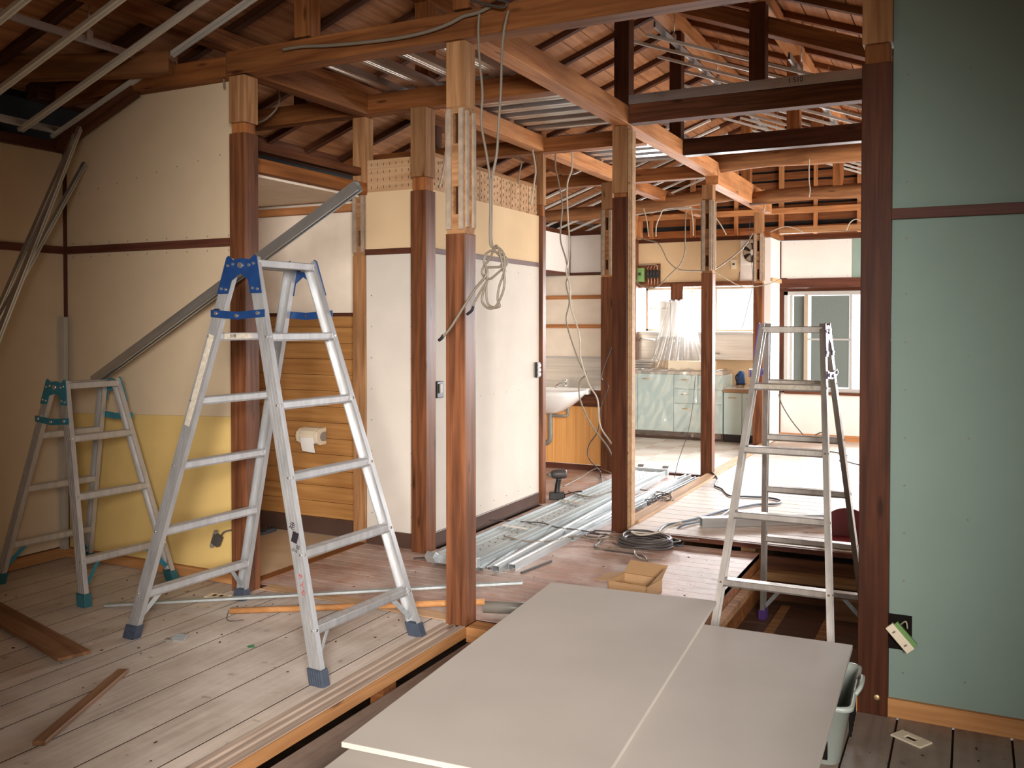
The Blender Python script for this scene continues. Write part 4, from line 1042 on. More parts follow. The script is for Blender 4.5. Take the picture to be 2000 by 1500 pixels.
# ================================================================== LEANING AND DIAGONAL STEEL
e = channel('diagonal_stud', (-4.44, 3.60, 1.098), (-2.615, 3.60, 2.075), .038, .050, 'galv', 'long diagonal steel stud running from the small ladder up past the tall ladder', 'steel stud', roll=R(0))
tag(bar('steel_strip', (-4.895, 3.745, .06), (-4.895, 3.755, 1.46), .045, .03, 'silver_frame', .002), 'upright pale metal strip in the left corner behind the small ladder', 'metal strip')
def lean(u0, v0, u1, v1, x0, y1, w, label):
    a = atX(u0, v0, x0); b = atX(u1, v1, y1)
    return channel('leaning_bar', a, b, w, .02, 'galv', label, 'steel bar', roll=math.pi/2)
def leanY(p, q, w, label):
    a = atY(*p); b = atY(*q); a = a+(a-b)*((a.z-.02)/(b.z-a.z)); return channel('leaning_bar', a, b, w, .02, 'galv', label, 'steel bar', roll=math.pi/2)
leanY((-60, 735, 2.80), (147, 262, 3.72), .022, 'leaning steel bar in the left corner, leftmost of the bundle')
leanY((-45, 765, 2.70), (156, 250, 3.64), .03, 'leaning bright steel bar in the left corner in front of the bundle')
leanY((0, 620, 2.97), (165, 320, 3.765), .028, 'leaning steel bar in the left corner, lowest on the wall')

# ================================================================== TOILET ROOM
e = empty('paper_holder', (-3.99, 5.0, .66), 0, 'beige toilet paper holder on the wooden panelling', 'paper holder')
prof = [(0, -.055), (-.065, -.055), (-.098, -.035), (-.108, 0), (-.098, .035), (-.065, .055), (0, .06)]
def side(x0, x1, k=1.0): return MB().prism([(x0, a*k, b*k) for a, b in prof], (x1-x0, 0, 0))
side(.062, .088).build('side_arm', 'ivory', e, .004)
MB().prism([(.0885, a*.62-.004, b*.55) for a, b in prof], (.002, 0, 0)).build('side_inlay', 'grey_plastic', e)
side(-.095, -.072, .95).build('side_arm', 'ivory', e, .004)
mb = MB(); mb.prism([(-.06, 0, .058), (-.06, -.06, .058), (-.06, -.092, .04), (-.06, -.108, .012), (-.06, -.110, -.002), (-.06, -.104, -.002), (-.06, -.09, .034), (-.06, -.058, .052), (-.06, 0, .052)], (.12, 0, 0)); mb.build('cover', 'ivory', e, .001)
MB().cyl((-.055, -.052, -.005), (.055, -.052, -.005), .045, 24).build('paper_roll', 'white', e)
MB().grid(4, 8, lambda u, v: Vector((-.055+.11*u, -.098+.02*v*v, -.0-.10*v-.008*u*v))).build('paper_sheet', 'white', e)
e = empty('slipper', (-4.33, 4.86, -.012), R(85), 'dark slipper on the toilet floor at the skirting', 'slipper')
mb = MB().lathe((0, 0, 0), [(0, 0), (.05, 0), (.052, .012), (.048, .02), (0, .02)], 20, sx=2.2, sy=.9); mb.build('sole', 'cable_blue', e)
MB().grid(10, 8, lambda u, v: Vector((-.02-.085*u, .044*math.cos(math.pi*v)*math.cos(u*1.2), .018+.045*math.sin(math.pi*v)*math.cos(u*1.35)))).build('upper', 'black', e)
# wall outlets pulled out of their holes
e = empty('pulled_out_socket', (-3.60, 3.80, .27), 0, 'dark socket hanging by its wire from a hole in the yellow board', 'socket')
MB().box(-.01, .075, -.003, .004, -.06, .055).build('wall_hole_shade', 'hole', e)
MB().tube(spline([(.02, -.005, .03), (-.02, -.05, .02), (-.05, -.05, -.02), (-.07, -.045, -.03)], 5), .004, 6).build('wire', 'cable_dark', e)
MB().obox((-.075, -.045, -.03), (.05, .03, .06), Matrix.Rotation(R(25), 3, 'Y')).build('socket_body', 'cable_dark', e, .004)
MB().obox((-.095, -.048, -.025), (.016, .02, .10), Matrix.Rotation(R(20), 3, 'Y')).build('mounting_strap', 'pipe', e, .002)
e = empty('pulled_out_socket', (-.235, 3.755, .245), 0, 'cream socket hanging out of a square hole in the green wall', 'socket')
MB().box(-.045, .04, -.002, .004, -.058, .075).build('wall_hole_shade', 'hole', e)
m3 = Matrix.Rotation(R(-42), 3, 'Y')
MB().obox((-.0, -.03, -.005), (.034, .02, .115), Matrix.Rotation(R(-42), 3, 'Y')).build('socket_face', 'ivory', e, .003)
MB().obox((.014, -.018, .004), (.03, .02, .105), Matrix.Rotation(R(-42), 3, 'Y')).build('socket_back', 'green_box', e, .002)
MB().tube(spline([(0, -.01, .04), (.02, -.03, .06), (.025, -.015, .03)], 5), .003, 6).build('wire', 'cable_pale', e)
mb = MB()
for s in (-1, 1): mb.obox(Vector((-.0, -.041, -.005))+m3 @ Vector((0, 0, s*.03)), (.012, .001, .006), m3)
mb.build('contacts', 'pipe', e)
e = empty('black_switch_box', (-3.03, 5.02, 1.0), 0, 'black bare switch hanging at the corridor side of the closet corner post', 'switch')
MB().box(-.02, .02, -.05, .03, -.05, .055).build('switch_body', 'black', e, .004); MB().box(.02, .03, -.03, .0, -.02, .04).build('toggle', 'grey_plastic', e, .002)
e = empty('switch_box', (-3.035, 6.50, 1.06), 0, 'small dark switch with brass contacts at the far edge of the white wall', 'switch')
MB().box(.0, .02, -.03, .03, -.06, .06).build('switch_body', 'black', e, .003)
mb = MB()
for k in range(3): mb.box(.02, .028, -.02, .02, -.045+k*.035, -.025+k*.035)
mb.build('contacts', 'ivory', e)
# plasterboard screws
def screws(name, pts, nrm, label, mat='pipe'):
    mb = MB()
    for p in pts: p = Vector(p); mb.cyl(p, p+Vector(nrm)*.0015, .004, 8)
    return tag(mb.build(name, mat), label, 'screw heads', kind='stuff')
P = [(-4.9+.04+i*.155, 3.80, z) for i in range(9) for z in (1.90, 1.82)]+[(-3.55, 3.80, .15+.3*i) for i in range(9)]+[(-4.8+i*.16, 3.80, 2.2+.02*i) for i in range(8)]
screws('screw_heads', P, (0, -1, 0), 'rows of small dark screw heads in the beige wall boards')
P = [(-3.46+i*.1, 4.90, z) for i in range(0) for z in (1.8,)]+[(-3.46, 4.90, .2+.2*i) for i in range(8)]+[(-3.16, 4.90, .2+.2*i) for i in range(8)]
screws('screw_heads', P, (0, -1, 0), 'small screw heads in the white closet front')
P = [(XC, 5.0+i*.2, z) for i in range(8) for z in (.16, .92, 1.80)]
screws('screw_heads', P, (1, 0, 0), 'small screw heads in the white corridor board')
P = [(-.225+i*.21, 3.755, z) for i in range(4) for z in (1.95, 1.74, .1, 2.35)]+[(-.225, 3.755, .45+.18*i) for i in range(7)]+[(-.01, 3.755, .7+.3*i) for i in range(3)]
screws('screw_heads', P, (0, -1, 0), 'small screw heads in the pale green wall board')
P = [(-1.9+i*.2, YF, z) for i in range(6) for z in (2.37, 1.98)]
screws('screw_heads', P, (0, -1, 0), 'screw heads in the white board above the far window')

# ================================================================== WASHROOM
e = empty('wash_basin', (-3.62, YW-.01, .62), 0, 'white wall-hung wash basin with tap in the washroom nook', 'basin')
mb = MB()
def bas(hx, y0, y1, z, n=24):
    out = []
    for k in range(n):
        a = 2*math.pi*k/n; cx, cy = math.cos(a), math.sin(a)
        x = hx*abs(cx)**.55*(1 if cx > 0 else -1); yy = (y0+y1)/2+(y1-y0)/2*abs(cy)**.6*(1 if cy > 0 else -1)
        out.append(mb.bm.verts.new((x, yy, z)))
    return out
lev = [(.06, -.26, -.14, -.06), (.14, -.34, -.06, -.03), (.25, -.42, -.0, .05), (.33, -.47, 0, .12), (.345, -.48, 0, .165), (.33, -.465, -.012, .168), (.30, -.44, -.10, .155), (.22, -.38, -.13, .07), (.10, -.30, -.16, .04)]
rings = [bas(*l) for l in lev]
for i in range(len(rings)-1):
    for k in range(24):
        f = mb.bm.faces.new([rings[i][k], rings[i][(k+1) % 24], rings[i+1][(k+1) % 24], rings[i+1][k]]); f.smooth = True
mb.bm.faces.new(rings[0][::-1]); mb.bm.faces.new(rings[-1])
mb.build('basin_bowl', 'white', e)
MB().box(-.34, .345, -.10, 0, .12, .185).build('basin_ledge', 'white', e, .012)
mb = MB(); mb.cyl((.10, -.07, .18), (.10, -.07, .225), .018, 14); mb.tube(spline([(.10, -.07, .205), (.09, -.12, .225), (.07, -.19, .215), (.065, -.21, .195)], 5), .011, 10); mb.cyl((.10, -.07, .225), (.10, -.07, .25), .012, 10); mb.cyl((.075, -.07, .255), (.125, -.07, .255), .007, 8)
mb.build('tap', 'chrome', e)
mb = MB(); mb.tube(spline([(-.0, -.20, -.06), (0, -.20, -.20), (.0, -.20, -.30), (-.03, -.20, -.345), (-.07, -.20, -.33), (-.08, -.20, -.30)], 6), .024, 12)
mb.build('trap_pipe', 'pipe', e)
MB().tube(spline([(-.08, -.20, -.22), (-.10, -.20, -.30), (-.10, -.20, -.59)], 6), .02, 10).build('waste_pipe', 'black', e)
MB().tube(spline([(0, -.2, -.08), (.12, -.2, -.08), (.17, -.18, -.07), (.175, -.18, .02)], 5), .014, 10).build('supply_pipe', 'pipe', e)
# impact driver on the floor by the plank
p = atZ(1088, 975, 0)
e = empty('impact_driver', (p.x, p.y, 0), R(-64+90), 'dark cordless impact driver standing on its battery beside the scaffold plank', 'drill')
e.scale = (1.05, 1.05, 1.05)
MB().box(-.06, .06, -.038, .038, 0, .055).build('battery', 'black', e, .006)
m3 = Matrix.Rotation(R(-8), 3, 'Y'); MB().tube(spline([(.0, 0, .05), (.003, 0, .10), (.015, 0, .165)], 4), [.024, .023, .022, .021, .021, .021, .021, .022, .023], 14).build('grip', 'black', e)
MB().tube([(.075, 0, .195), (.06, 0, .195), (.0, 0, .195), (-.03, 0, .192), (-.045, 0, .19)], [.028, .034, .035, .032, .026], 18).build('motor_housing', 'cable_dark', e)
MB().tube([(-.045, 0, .19), (-.062, 0, .189), (-.074, 0, .188)], [.022, .018, .010], 14).build('nose', 'pipe', e)
MB().cyl((-.074, 0, .188), (-.13, 0, .187), .004, 8).build('bit', 'brass', e)
MB().box(-.022, -.006, -.008, .008, .125, .16).build('trigger', 'pipe', e, .002)
cable('drill_strap', [Vector((p.x, p.y, 0))+Vector(q) for q in ((.04, 0, .03), (.10, .0, .055), (.18, .02, .075), (.22, -.01, .08), (.17, -.03, .078))], .005, 'black', 'black wrist strap of the impact driver lying on the plank', cat='strap')

# ================================================================== KITCHEN
YC = 10.93
e = empty('kitchen_cabinet', (-3.9, YC, 0), 0, 'long pale mint sink cabinet under the plastic film', 'cabinet')
o = MB().box(-3.9, -2.66, YC+.02, YK-.02, .10, .80).build('body', 'cab'); reparent(o, e)
o = MB().box(-3.9, -2.66, YC+.04, YC+.06, .01, .10).build('plinth', 'skirt'); reparent(o, e)
def handle(x, z, par):
    mb = MB(); mb.tube([(x-.045, YC-.02, z), (x+.045, YC-.02, z)], .006, 8); o = mb.build('handle', 'brass'); reparent_child(o, par)
    return o
def reparent_child(o, par):
    o.parent = par; o.matrix_parent_inverse = par.matrix_world.inverted() if False else Matrix.Translation(-par.location)
def door(x0, x1, z0, z1, par, nm='door', hx=None, hz=None):
    mb = MB(); mb.box(0, x1-x0-.006, 0, .018, 0, z1-z0-.006)
    o = mb.build(nm, 'cab', None, .003, (x0+.003, YC, z0+.003)); reparent(o, par)
    hx = (x0+x1)/2 if hx is None else hx; hz = z1-.06 if hz is None else hz
    mb = MB(); lx, lz_ = hx-x0-.003, hz-z0-.003
    mb.tube([(lx-.045, -.022, lz_), (lx+.045, -.022, lz_)], .006, 8); mb.cyl((lx-.04, 0, lz_), (lx-.04, -.022, lz_), .005, 8); mb.cyl((lx+.04, 0, lz_), (lx+.04, -.022, lz_), .005, 8)
    mb.build('handle', 'brass', o)
    return o
door(-3.9, -3.72, .10, .80, e); door(-3.72, -3.26, .10, .80, e, hx=-3.60)
door(-3.26, -2.96, .625, .80, e, 'drawer'); door(-3.26, -2.96, .45, .625, e, 'drawer'); door(-3.26, -2.66, .10, .45, e, 'drawer', hx=-3.1)
door(-2.96, -2.66, .625, .80, e, 'drawer'); door(-2.96, -2.66, .45, .625, e, 'drawer')
o = tag(MB().box(-3.92, -2.66, YC-.015, YK, .80, .845).build('sink_worktop', 'stainless', None, .004), 'stainless worktop of the sink cabinet under the film', 'worktop')
e = empty('kitchen_cabinet', (-2.64, YC, 0), 0, 'lower mint cabinet right of the kitchen post with the blue laser tool on top', 'cabinet')
o = MB().box(-2.65, -2.24, YC+.02, YK-.02, .10, .60).build('body', 'cab'); reparent(o, e)
o = MB().box(-2.65, -2.24, YC+.04, YC+.06, .0, .10).build('plinth', 'black'); reparent(o, e)
door(-2.65, -2.43, .10, .60, e, hx=-2.54); door(-2.43, -2.22, .10, .60, e, hx=-2.33)
tag(MB().box(-2.655, -2.215, YC-.01, YK-.02, .60, .635).build('low_worktop', 'raw_pale', None, .003), 'low pale worktop carrying the blue laser tool', 'worktop')
tag(MB().box(-2.64, -2.25, YC+.02, YC+.30, .636, .652).build('white_sheet', 'board_w', None, .002, None), 'white sheet lying on the low worktop', 'sheet')
p = atY(1447, 752, YC+.15)
e = empty('laser_level', (p.x, YC+.15, .652), 0, 'blue laser level tool on small orange feet on the low worktop', 'laser level')
for a in (90, 210, 330): MB().cyl((.05*math.cos(R(a)), .05*math.sin(R(a)), 0), (.04*math.cos(R(a)), .04*math.sin(R(a)), .035), .011, 10).build('foot', 'brass', e)
MB().cyl((0, 0, .035), (0, 0, .055), .06, 18).build('base_disc', 'black', e, .004); MB().box(-.075, .075, -.012, .012, .032, .044).build('base_arm', 'silver_frame', e, .003)
mb = MB(); mb.lathe((0, 0, .055), [(.045, 0), (.05, .02), (.046, .10), (.035, .14), (.0, .15)], 20); mb.build('housing', 'laser', e)
MB().tube(spline([(-.04, -.03, .06), (-.055, -.03, .13), (-.02, -.05, .17)], 5), .009, 8).build('guard', 'black', e)
MB().cyl((0, -.035, .10), (0, -.052, .10), .016, 14).build('lens', 'cable_dark', e)
cable('grey_cable', [(-2.58, YC+.1, .66), (-2.55, YC+.12, .685), (-2.50, YC+.08, .66), (-2.46, YC+.1, .67)], .004, 'cable_pale', 'thin pale wire on the low worktop left of the laser tool')
# water heater wrapped in film
e = empty('water_heater', (-3.39, YK-.03, 1.25), 0, 'white wall water heater in front of the kitchen window', 'water heater')
o = MB().box(-.145, .145, -.20, 0, .0, .45).build('casing', 'white', e, .015)
MB().box(-.003, .003, -.203, -.198, .02, .44).build('casing_seam', 'grey_plastic', e)
mb = MB(); mb.cyl((-.09, -.1, 0), (-.09, -.1, -.09), .010, 8); mb.cyl((.02, -.1, 0), (.02, -.1, -.10), .010, 8); mb.cyl((.09, -.1, 0), (.09, -.1, -.09), .010, 8); mb.build('pipe', 'chrome', e)
MB().cyl((0, -.10, .44), (0, -.10, .47), .05, 16).build('flue_stub', 'pipe', e)
MB().box(-.115, -.03, -.203, -.199, .36, .366).build('label_line', 'grey_plastic', e)
tag(MB().tube(spline([(-3.86, YK-.05, 1.20), (-3.80, YK-.12, 1.235), (-3.70, YK-.16, 1.225), (-3.60, YK-.19, 1.21)], 5), .010, 8).build('swivel_spout', 'chrome'), 'thin metal spout over the sink at the splash panel', 'spout')
tag(MB().tube(spline([(-2.99, YK-.05, 1.26), (-3.0, YK-.09, 1.15), (-2.93, YK-.12, 1.07), (-2.80, YK-.10, 1.05)], 5), .010, 8).build('gas_hose', 'cable_pale'), 'pale curved gas hose on the splash panel', 'hose')
tag(MB().box(-3.34, -2.80, YC+.03, YC+.25, .846, .965).build('white_box', 'ivory', None, .004), 'cream flat box standing on the sink worktop', 'box')
mb = MB()
for k in range(4): mb.box(-3.92, -3.60+.01*k, YC+.05+.02*k, YC+.35, .846+k*.03, .872+k*.03)
tag(mb.build('panel_stack', 'stainless', None, .002), 'stack of grey metal trays at the left end of the worktop', 'trays')
# film over heater, worktop and cabinet fronts
def film_a(u, v):
    # from heater top down to the worktop
    w_ = .17+.20*v**1.3; x = -3.30+(u-.5)*2*w_+.04*v; z = 1.715-.845*v
    y = YK-.24-.10*v-.045*abs(math.sin(u*17+v*2.5))*(.35+v) - .015*math.sin(u*41+v*7)
    if u < .08 or u > .92: y += .06
    return Vector((x, y, z+.008*math.sin(u*30)))
def film_b(u, v):
    x = -3.95+u*1.30; wob = noise.noise(Vector((u*5, v*3, 1.3)))
    if v < .25: y = YC+.25-v*1.1; z = .862+.012*math.sin(u*40)+.02*wob*wob
    else:
        t = (v-.25)/.75; y = YC-.032-.05*t-.035*abs(noise.noise(Vector((u*9+t*2, t*4, 4)))); z = .858-.80*t+.02*wob
    return Vector((x+.02*wob, y, z))
e = empty('plastic_film', (-3.3, YC-.1, .1), 0, 'crumpled clear plastic film over the water heater and sink cabinet', 'plastic film')
o = MB().grid(60, 40, film_a).build('heater_drape', 'film'); reparent(o, e)
o = MB().grid(70, 50, film_b).build('cabinet_drape', 'film'); reparent(o, e)
# wall things: breaker board, switch, fan
e = empty('breaker_board', (-3.74, YK-.002, 2.04), 0, 'open breaker board with a green box and black switches on the kitchen wall', 'breaker panel')
MB().box(-.165, .15, -.012, 0, -.13, .15).build('back_board', 'post', e, .002)
MB().box(-.155, -.055, -.075, -.012, -.08, .10).build('main_breaker', 'green_box', e, .008)
MB().box(-.12, -.09, -.085, -.075, .0, .035).build('toggle', 'black', e, .002)
for k in range(4):
    o = MB().box(-.025+k*.042, .012+k*.042, -.05, -.012, -.035, .065).build('breaker', 'black', e, .003)
    MB().box(-.012+k*.042, .0+k*.042, -.058, -.05, .01, .035).build('toggle', 'cable_dark', o)
mb = MB()
for k in range(4):
    x = -.008+k*.042; mb.tube(spline([(x, -.03, -.035), (x+.004, -.03, -.07), (x-.004, -.022, -.115)], 4), .004, 6); mb.tube(spline([(x, -.03, .065), (x-.01, -.025, .09), (x+.006, -.02, .12)], 4), .004, 6)
mb.build('wires', 'copper', e)
MB().tube(spline([(-.165, -.02, .14), (-.08, -.025, .138), (.08, -.025, .135), (.11, -.025, .11), (.115, -.03, .07)], 5), .006, 6).build('grey_cable', 'cable_pale', e)
e = empty('light_switch', (-2.655, YK-.004, 2.155), 0, 'cream wall switch left of the kitchen fan', 'switch')
MB().box(-.035, .035, -.008, 0, -.06, .06).build('plate', 'ivory', e, .003); MB().box(-.014, .014, -.012, -.008, -.01, .010).build('rocker', 'black', e)
cable('grey_cable', [(-2.58, YK-.01, 2.06), (-2.585, YK-.012, 1.98), (-2.60, YK-.012, 1.92)], .004, 'cable_dark', 'short dark wire hanging below the cream wall switch')
e = empty('ventilation_fan', (-2.415, YK-.01, 2.29), 0, 'white square ventilation fan with beige blades high on the kitchen wall', 'fan')
mb = MB(); mb.box(-.155, .155, -.01, 0, -.155, .155); mb.build('frame', 'white', e, .004)
mb = MB(); n = 32
for k in range(n):
    a, b = 2*math.pi*k/n, 2*math.pi*(k+1)/n
    mb.prism([(.135*math.cos(a), -.012, .135*math.sin(a)), (.135*math.cos(b), -.012, .135*math.sin(b)), (.122*math.cos(b), -.012, .122*math.sin(b)), (.122*math.cos(a), -.012, .122*math.sin(a))], (0, -.03, 0))
mb.build('ring', 'ivory', e)
MB().cyl((0, -.011, 0), (0, -.0125, 0), .122, 32).build('opening', 'black', e)
for k in range(6):
    a = 2*math.pi*k/6; pts = []
    for r1, da in ((.03, -.25), (.075, -.34), (.115, -.30), (.118, .30), (.075, .22), (.03, .25)): pts.append((r1*math.cos(a+da), -.028-.01*da, r1*math.sin(a+da)))
    MB().prism(pts, (0, -.002, 0)).build('blade', 'cable_pale', e)
MB().cyl((0, -.014, 0), (0, -.042, 0), .034, 20).build('hub', 'white', e)

# ================================================================== PLATFORM THINGS
ch = channel('long_steel_channel', atZ(1369, 1020, .09), atZ(1640, 1012, .09), .05, .065, 'galv', 'wide steel channel lying across the platform behind the right ladder', 'steel stud')
tag(MB().tube([atZ(1580, 1020, .10), atZ(1640, 1016, .10), atZ(1760, 1014, .10)], .016, 10).build('chrome_tube', 'chrome'), 'shiny metal tube on the platform near the red seat', 'tube')
p = atZ(1650, 1062, .055)
e = empty('red_seat', (p.x, p.y+.12, .055), R(8), 'dusty red plastic scoop standing on the platform edge behind the right ladder', 'scoop'); e.scale = (.88, .88, .88)
def scoop(u, v):
    a = (u-.5)*2*1.35; r0 = .17
    x = .15*math.sin(a)*(1+.1*v); y = .10*math.cos(a)*(.8+.25*v)-.0
    return Vector((x*(1.0), y, .008+v*.20*(.35+.65*max(0, math.cos(a*.95)))))
MB().grid(24, 10, scoop).build('curved_back', 'red', e)
mb = MB(); poly = [(.15*math.sin((k/12-.5)*2.7), .08*math.cos((k/12-.5)*2.7), .0) for k in range(13)]
mb.prism(poly[::-1]+[(-.13, -.12, 0), (.13, -.12, 0)][::1], (0, 0, .010)); mb.build('flat_base', 'red', e)
# things in the pit
tag(MB().box(-.72, -.46, 5.55, 5.70, -.29, -.17).build('pit_carton', 'scrap', None, .004), 'brown carton in the dark pit behind the right ladder', 'box')
for i, x in enumerate((-1.06, -.84, -.62)):
    pass
mb = MB(); mb.box(-1.02, -.97, 4.0, 5.7, -.2895, -.284); mb.box(-.75, -.70, 4.0, 5.7, -.2895, -.284); mb.box(-.50, -.45, 4.0, 5.7, -.2895, -.284)
S(mb.build('trim_53', 'raw'))

# ================================================================== CABLES
# plane helpers: points given as photo rows on the vertical plane in which the cable hangs
def Yp(y, *uv): return [atY(u, v, y) for u, v in uv]
def Zp(z, *uv): return [atZ(u, v, z) for u, v in uv]
cable('grey_cable', Yp(3.69, (552, 97), (590, 91), (640, 89), (700, 84), (760, 77), (810, 68), (850, 57), (880, 45), (905, 32), (932, 25), (960, 12)), .009, 'cable', 'thick pale grey cable stapled along the long beam left of the centre post')
y = 3.62
cable('grey_cable', Yp(y, (936, 26), (934, 60), (936, 110), (942, 180), (940, 240), (950, 300), (957, 350), (958, 400), (957, 460), (960, 482), (975, 485), (985, 500), (985, 530), (975, 560), (972, 585), (976, 598), (962, 600), (952, 590), (950, 560), (952, 530), (945, 510), (950, 495), (965, 490), (980, 505), (978, 520), (962, 522), (950, 524)) + Yp(y-.02, (948, 540), (930, 562), (905, 600), (880, 640), (862, 661)), .0058, 'cable', 'knotted grey cable loops hanging in front of the centre post, end stripped to the left')
cable('grey_cable', Yp(y+.012, (993, 20), (984, 60), (980, 110), (978, 180), (974, 240), (970, 300), (961, 350), (960, 410), (960, 470), (968, 492), (985, 500), (990, 515), (970, 535), (955, 545), (942, 535), (945, 520), (957, 505)) + Yp(y-.008, (970, 480), (982, 520), (985, 560), (970, 596), (955, 602), (942, 590), (944, 570), (952, 548), (935, 575), (922, 600)), .0058, 'cable', 'second grey cable looping through the knot in front of the centre post')
a = MB(); a.tube(spline(Yp(y-.02, (866, 655), (862, 661), (857, 665)), 4), .008, 6); tag(a.build('cable_end', 'black'), 'black taped end of the hanging cable at the centre post', 'cable end')
a = MB(); a.tube(spline(Yp(y-.008, (925, 598), (921, 607), (912, 614)), 4), .007, 6); tag(a.build('cable_end', 'black'), 'black taped short end of the hanging cable right of the centre post', 'cable end')
y = 3.9
cable('dark_wire', Yp(3.66, (920, 0), (945, 8), (968, 12), (985, 14), (990, 4), (972, 0)), .006, 'cable_dark', 'dark tangled wire over the long beam at the top')
cable('grey_cable', Yp(4.7, (540, 172), (546, 190), (540, 212), (520, 232), (503, 240)), .006, 'cable_pale', 'thin pale wire curling in the dark above the toilet')
cable('grey_cable', Yp(3.75, (441, 118), (437, 140), (438, 172)), .005, 'cable', 'short wire end hanging over the beige wall top')
cable('grey_cable', Yp(3.75, (227, 172), (225, 184), (232, 199)), .005, 'cable_pale', 'short pale wire end in the left corner of the beige wall')
cable('grey_cable', Yp(4.95, (870, 296), (866, 330), (858, 365)), .006, 'cable_pale', 'pale wire going down behind the closet post top')
# wires in front of the washroom
y = 6.64
def up(pts, z): return [Vector((pts[0].x, pts[0].y, z))]+pts
cable('grey_cable', up(Yp(y, (1085, 327), (1090, 350), (1098, 400), (1096, 430), (1095, 470), (1105, 505), (1110, 535), (1106, 555), (1112, 590), (1106, 625), (1118, 670), (1135, 715), (1146, 730), (1133, 745), (1133, 780), (1155, 830), (1185, 870), (1200, 900)), 2.76), .0065, 'cable', 'long thin cable hanging in front of the washroom, darker one')
cable('grey_cable', up(Yp(y-.05, (1117, 330), (1108, 360), (1109, 420), (1112, 470), (1110, 510), (1106, 530), (1113, 560), (1115, 600), (1128, 640), (1133, 670), (1134, 700), (1150, 750), (1167, 780), (1172, 830), (1190, 860), (1196, 868)), 2.76), .0065, 'cable_pale', 'long pale cable hanging in front of the washroom, ending behind the dark post')
cable('grey_cable', Yp(7.2, (1196, 675), (1180, 715), (1175, 740), (1188, 755), (1175, 790), (1168, 840), (1150, 870), (1150, 895), (1172, 920)) + Zp(.02, (1172, 925), (1175, 945), (1160, 965), (1152, 990), (1150, 1014)), .005, 'cable_dark', 'thin dark wire falling to the corridor floor near the drill')
cable('grey_cable', Yp(6.3, (1040, 292), (1046, 330), (1043, 360), (1037, 400)), .007, 'cable_pale', 'pale cable on the front of the slim closet end post')
cable('grey_cable', Yp(6.2, (1003, 303), (1018, 315), (1015, 335), (1012, 360)), .005, 'cable', 'wire hanging above the far slotted board')
# kitchen wires
y = 10.4
cable('grey_cable', Yp(y, (1350, 410), (1340, 412), (1338, 470), (1338, 490), (1330, 515), (1310, 535), (1290, 555), (1275, 562), (1255, 560), (1240, 545), (1232, 520)), .007, 'cable', 'cable making a long loop below the kitchen breaker board')
cable('grey_cable', Yp(y+.1, (1243, 463), (1262, 468), (1285, 475), (1295, 490), (1305, 510), (1325, 526), (1360, 529), (1392, 527), (1420, 510), (1445, 490), (1462, 470), (1470, 455)), .007, 'cable', 'long sagging cable across the yellow kitchen wall up to the fan')
cable('grey_cable', Yp(y, (1392, 528), (1420, 545), (1445, 558), (1470, 560), (1500, 555), (1525, 545)), .005, 'cable_pale', 'white thin cable crossing above the kitchen window')
cable('grey_cable', Yp(8.2, (1350, 405), (1300, 408), (1290, 420), (1282, 440), (1281, 462)), .006, 'cable_pale', 'pale arched cable left of the middle post under the roof')
cable('grey_cable', Yp(8.2, (1350, 410), (1353, 430), (1354, 460)), .006, 'cable_pale', 'short pale cable hanging beside the middle post')
cable('grey_cable', Yp(8.2, (1257, 407), (1263, 430), (1267, 462)), .006, 'cable_pale', 'short pale cable left under the roof by the dark corner post')
cable('grey_cable', Yp(8.3, (1235, 420), (1290, 412), (1345, 407), (1390, 413)), .006, 'cable_pale', 'pale cable running along the rail above the kitchen wall')
cable('grey_cable', Yp(9.6, (1394, 420), (1408, 440), (1418, 458)), .007, 'cable_pale', 'pale cable end leaning right of the middle post')
cable('grey_cable', Yp(10.3, (1492, 370), (1494, 400), (1492, 412)), .007, 'cable_pale', 'cable at the end of the thick light beam')
cable('grey_cable', Yp(10.8, (1500, 455), (1530, 443), (1550, 445), (1567, 453)), .006, 'cable_pale', 'pale arched cable above the far white wall')
cable('grey_cable', Yp(10.8, (1653, 450), (1660, 435), (1672, 428), (1685, 435), (1692, 445)), .007, 'cable_pale', 'pale arched cable next to the front right post top')
cable('grey_cable', up(Yp(8.27, (1580, 350), (1582, 370), (1580, 385)), 2.84), .006, 'cable_pale', 'short cable hanging from the round log beam')
cable('grey_cable', Yp(10.1, (1465, 425), (1464, 470), (1470, 550)) + Yp(10.3, (1460, 600), (1450, 640)), .003, 'cable_dark', 'very thin wire hanging in front of the kitchen window')
cable('grey_cable', Yp(8.2, (1358, 735), (1352, 800), (1342, 850), (1325, 900), (1315, 945)) + Zp(.02, (1313, 960), (1315, 975)), .003, 'cable_dark', 'thin dark wire slanting down to the studs by the middle post')
cable('black_cable', Yp(11.1, (1521, 770), (1527, 790), (1545, 820), (1565, 845), (1577, 858)) + Yp(11.0, (1582, 865), (1590, 852), (1605, 845), (1617, 855), (1620, 870)), .007, 'cable_dark', 'black cable on the far white wall below the window')
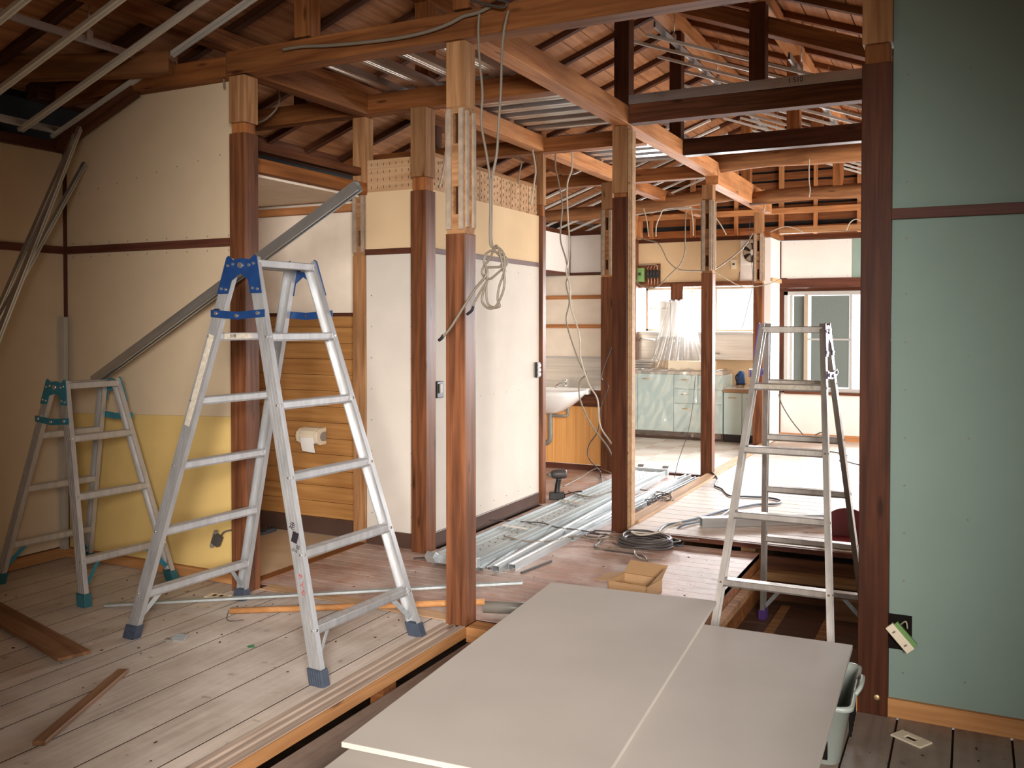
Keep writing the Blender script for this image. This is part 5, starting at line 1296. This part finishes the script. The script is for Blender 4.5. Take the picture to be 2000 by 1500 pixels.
# floor cables
cable('grey_cable', Zp(.06, (1110, 960), (1150, 970), (1190, 960), (1225, 950)) + Zp(.03, (1240, 955), (1280, 960), (1310, 966), (1340, 978)), .006, 'cable', 'cable crossing the scaffold plank and the studs behind the dark corner post')
cable('grey_cable', Zp(.04, (1100, 950), (1130, 935), (1165, 915), (1195, 925), (1230, 944)), .006, 'cable', 'cable behind the drill rising over the far end of the plank')
cable('blue_cable', Zp(.065, (1390, 922), (1402, 935), (1396, 948), (1410, 955), (1425, 968), (1460, 970), (1500, 972), (1525, 978), (1515, 984), (1480, 985), (1440, 992), (1410, 998), (1370, 1010), (1330, 1020), (1300, 1026), (1285, 1040)), .008, 'cable_blue', 'blue-grey extension cable winding over the platform to the coil')
cable('blue_cable', Zp(.065, (1440, 985), (1400, 1012), (1360, 1020), (1330, 1028)) + Zp(.01, (1310, 1052), (1325, 1066), (1335, 1058), (1320, 1044), (1308, 1050)), .007, 'cable_blue', 'dark cable dropping in a loop over the platform edge')
cable('blue_cable', Zp(.065, (1455, 878), (1500, 882), (1560, 878), (1620, 882), (1655, 890), (1640, 900)), .007, 'cable_blue', 'cable along the far floor under the window')
cable('blue_cable', Zp(.065, (1650, 900), (1670, 906), (1700, 912)), .007, 'cable_dark', 'short black cable end at the far right of the platform')
# coil of cable
pts = []; c0 = atZ(1262, 1066, 0)
for k in range(9*16+1):
    a = 2*math.pi*k/16; t = k/144
    rr = .150+.022*math.sin(a*.37)+.012*math.sin(a*2.3)
    pts.append((c0.x+rr*math.cos(a)+.01*math.sin(a*.6), c0.y+rr*.95*math.sin(a), .010+.05*t+.006*math.sin(a*1.7)))
o = MB().tube(pts, .0085, 7).build('cable_coil', 'cable_dark'); tag(o, 'coiled dark cable on the floor in front of the platform edge', 'cable coil')
cable('grey_cable', [Vector((c0.x, c0.y, 0))+Vector(q) for q in ((.02, .1, .06), (-.05, .05, .07), (-.1, .0, .08), (-.02, -.04, .075), (.08, .04, .09), (.1, .15, .10), (.16, .24, .12))], .006, 'cable_pale', 'pale wire loop lying on the coil')
rnd = random.Random(3)
for k in range(7):
    c = atZ(1190+rnd.uniform(-25, 30), 1050+rnd.uniform(-8, 12), .02); pts = [c]
    ang = rnd.uniform(0, 6.28)
    for j in range(7):
        ang += rnd.uniform(-1.0, 1.2); st = rnd.uniform(.09, .2)
        q = pts[-1]+Vector((math.cos(ang)*st, math.sin(ang)*st*.8, rnd.uniform(-.01, .015))); q.z = max(.008, min(.07, q.z))
        if q.x > -2.0 and False: q.x = -2.0
        q.y = min(q.y, 5.75); pts.append(q)
    cable('grey_cable', pts, .005, 'cable' if k % 2 else 'cable_dark', 'one wire of the loose tangle on the floor left of the coil', 'tangled wires on the corridor floor')
for k in range(4):
    c = atZ(1290+rnd.uniform(-10, 12), 985+rnd.uniform(-10, 10), .05); pts = []
    for j in range(10):
        a = j*1.3+k; pts.append(c+Vector((math.cos(a)*rnd.uniform(.04, .11), math.sin(a)*rnd.uniform(.05, .16), rnd.uniform(-.03, .04))))
    cable('grey_cable', pts, .004, 'cable_dark', 'one wire of the dark tangle on the studs right of the dark corner post', 'wire tangle on the bright studs')
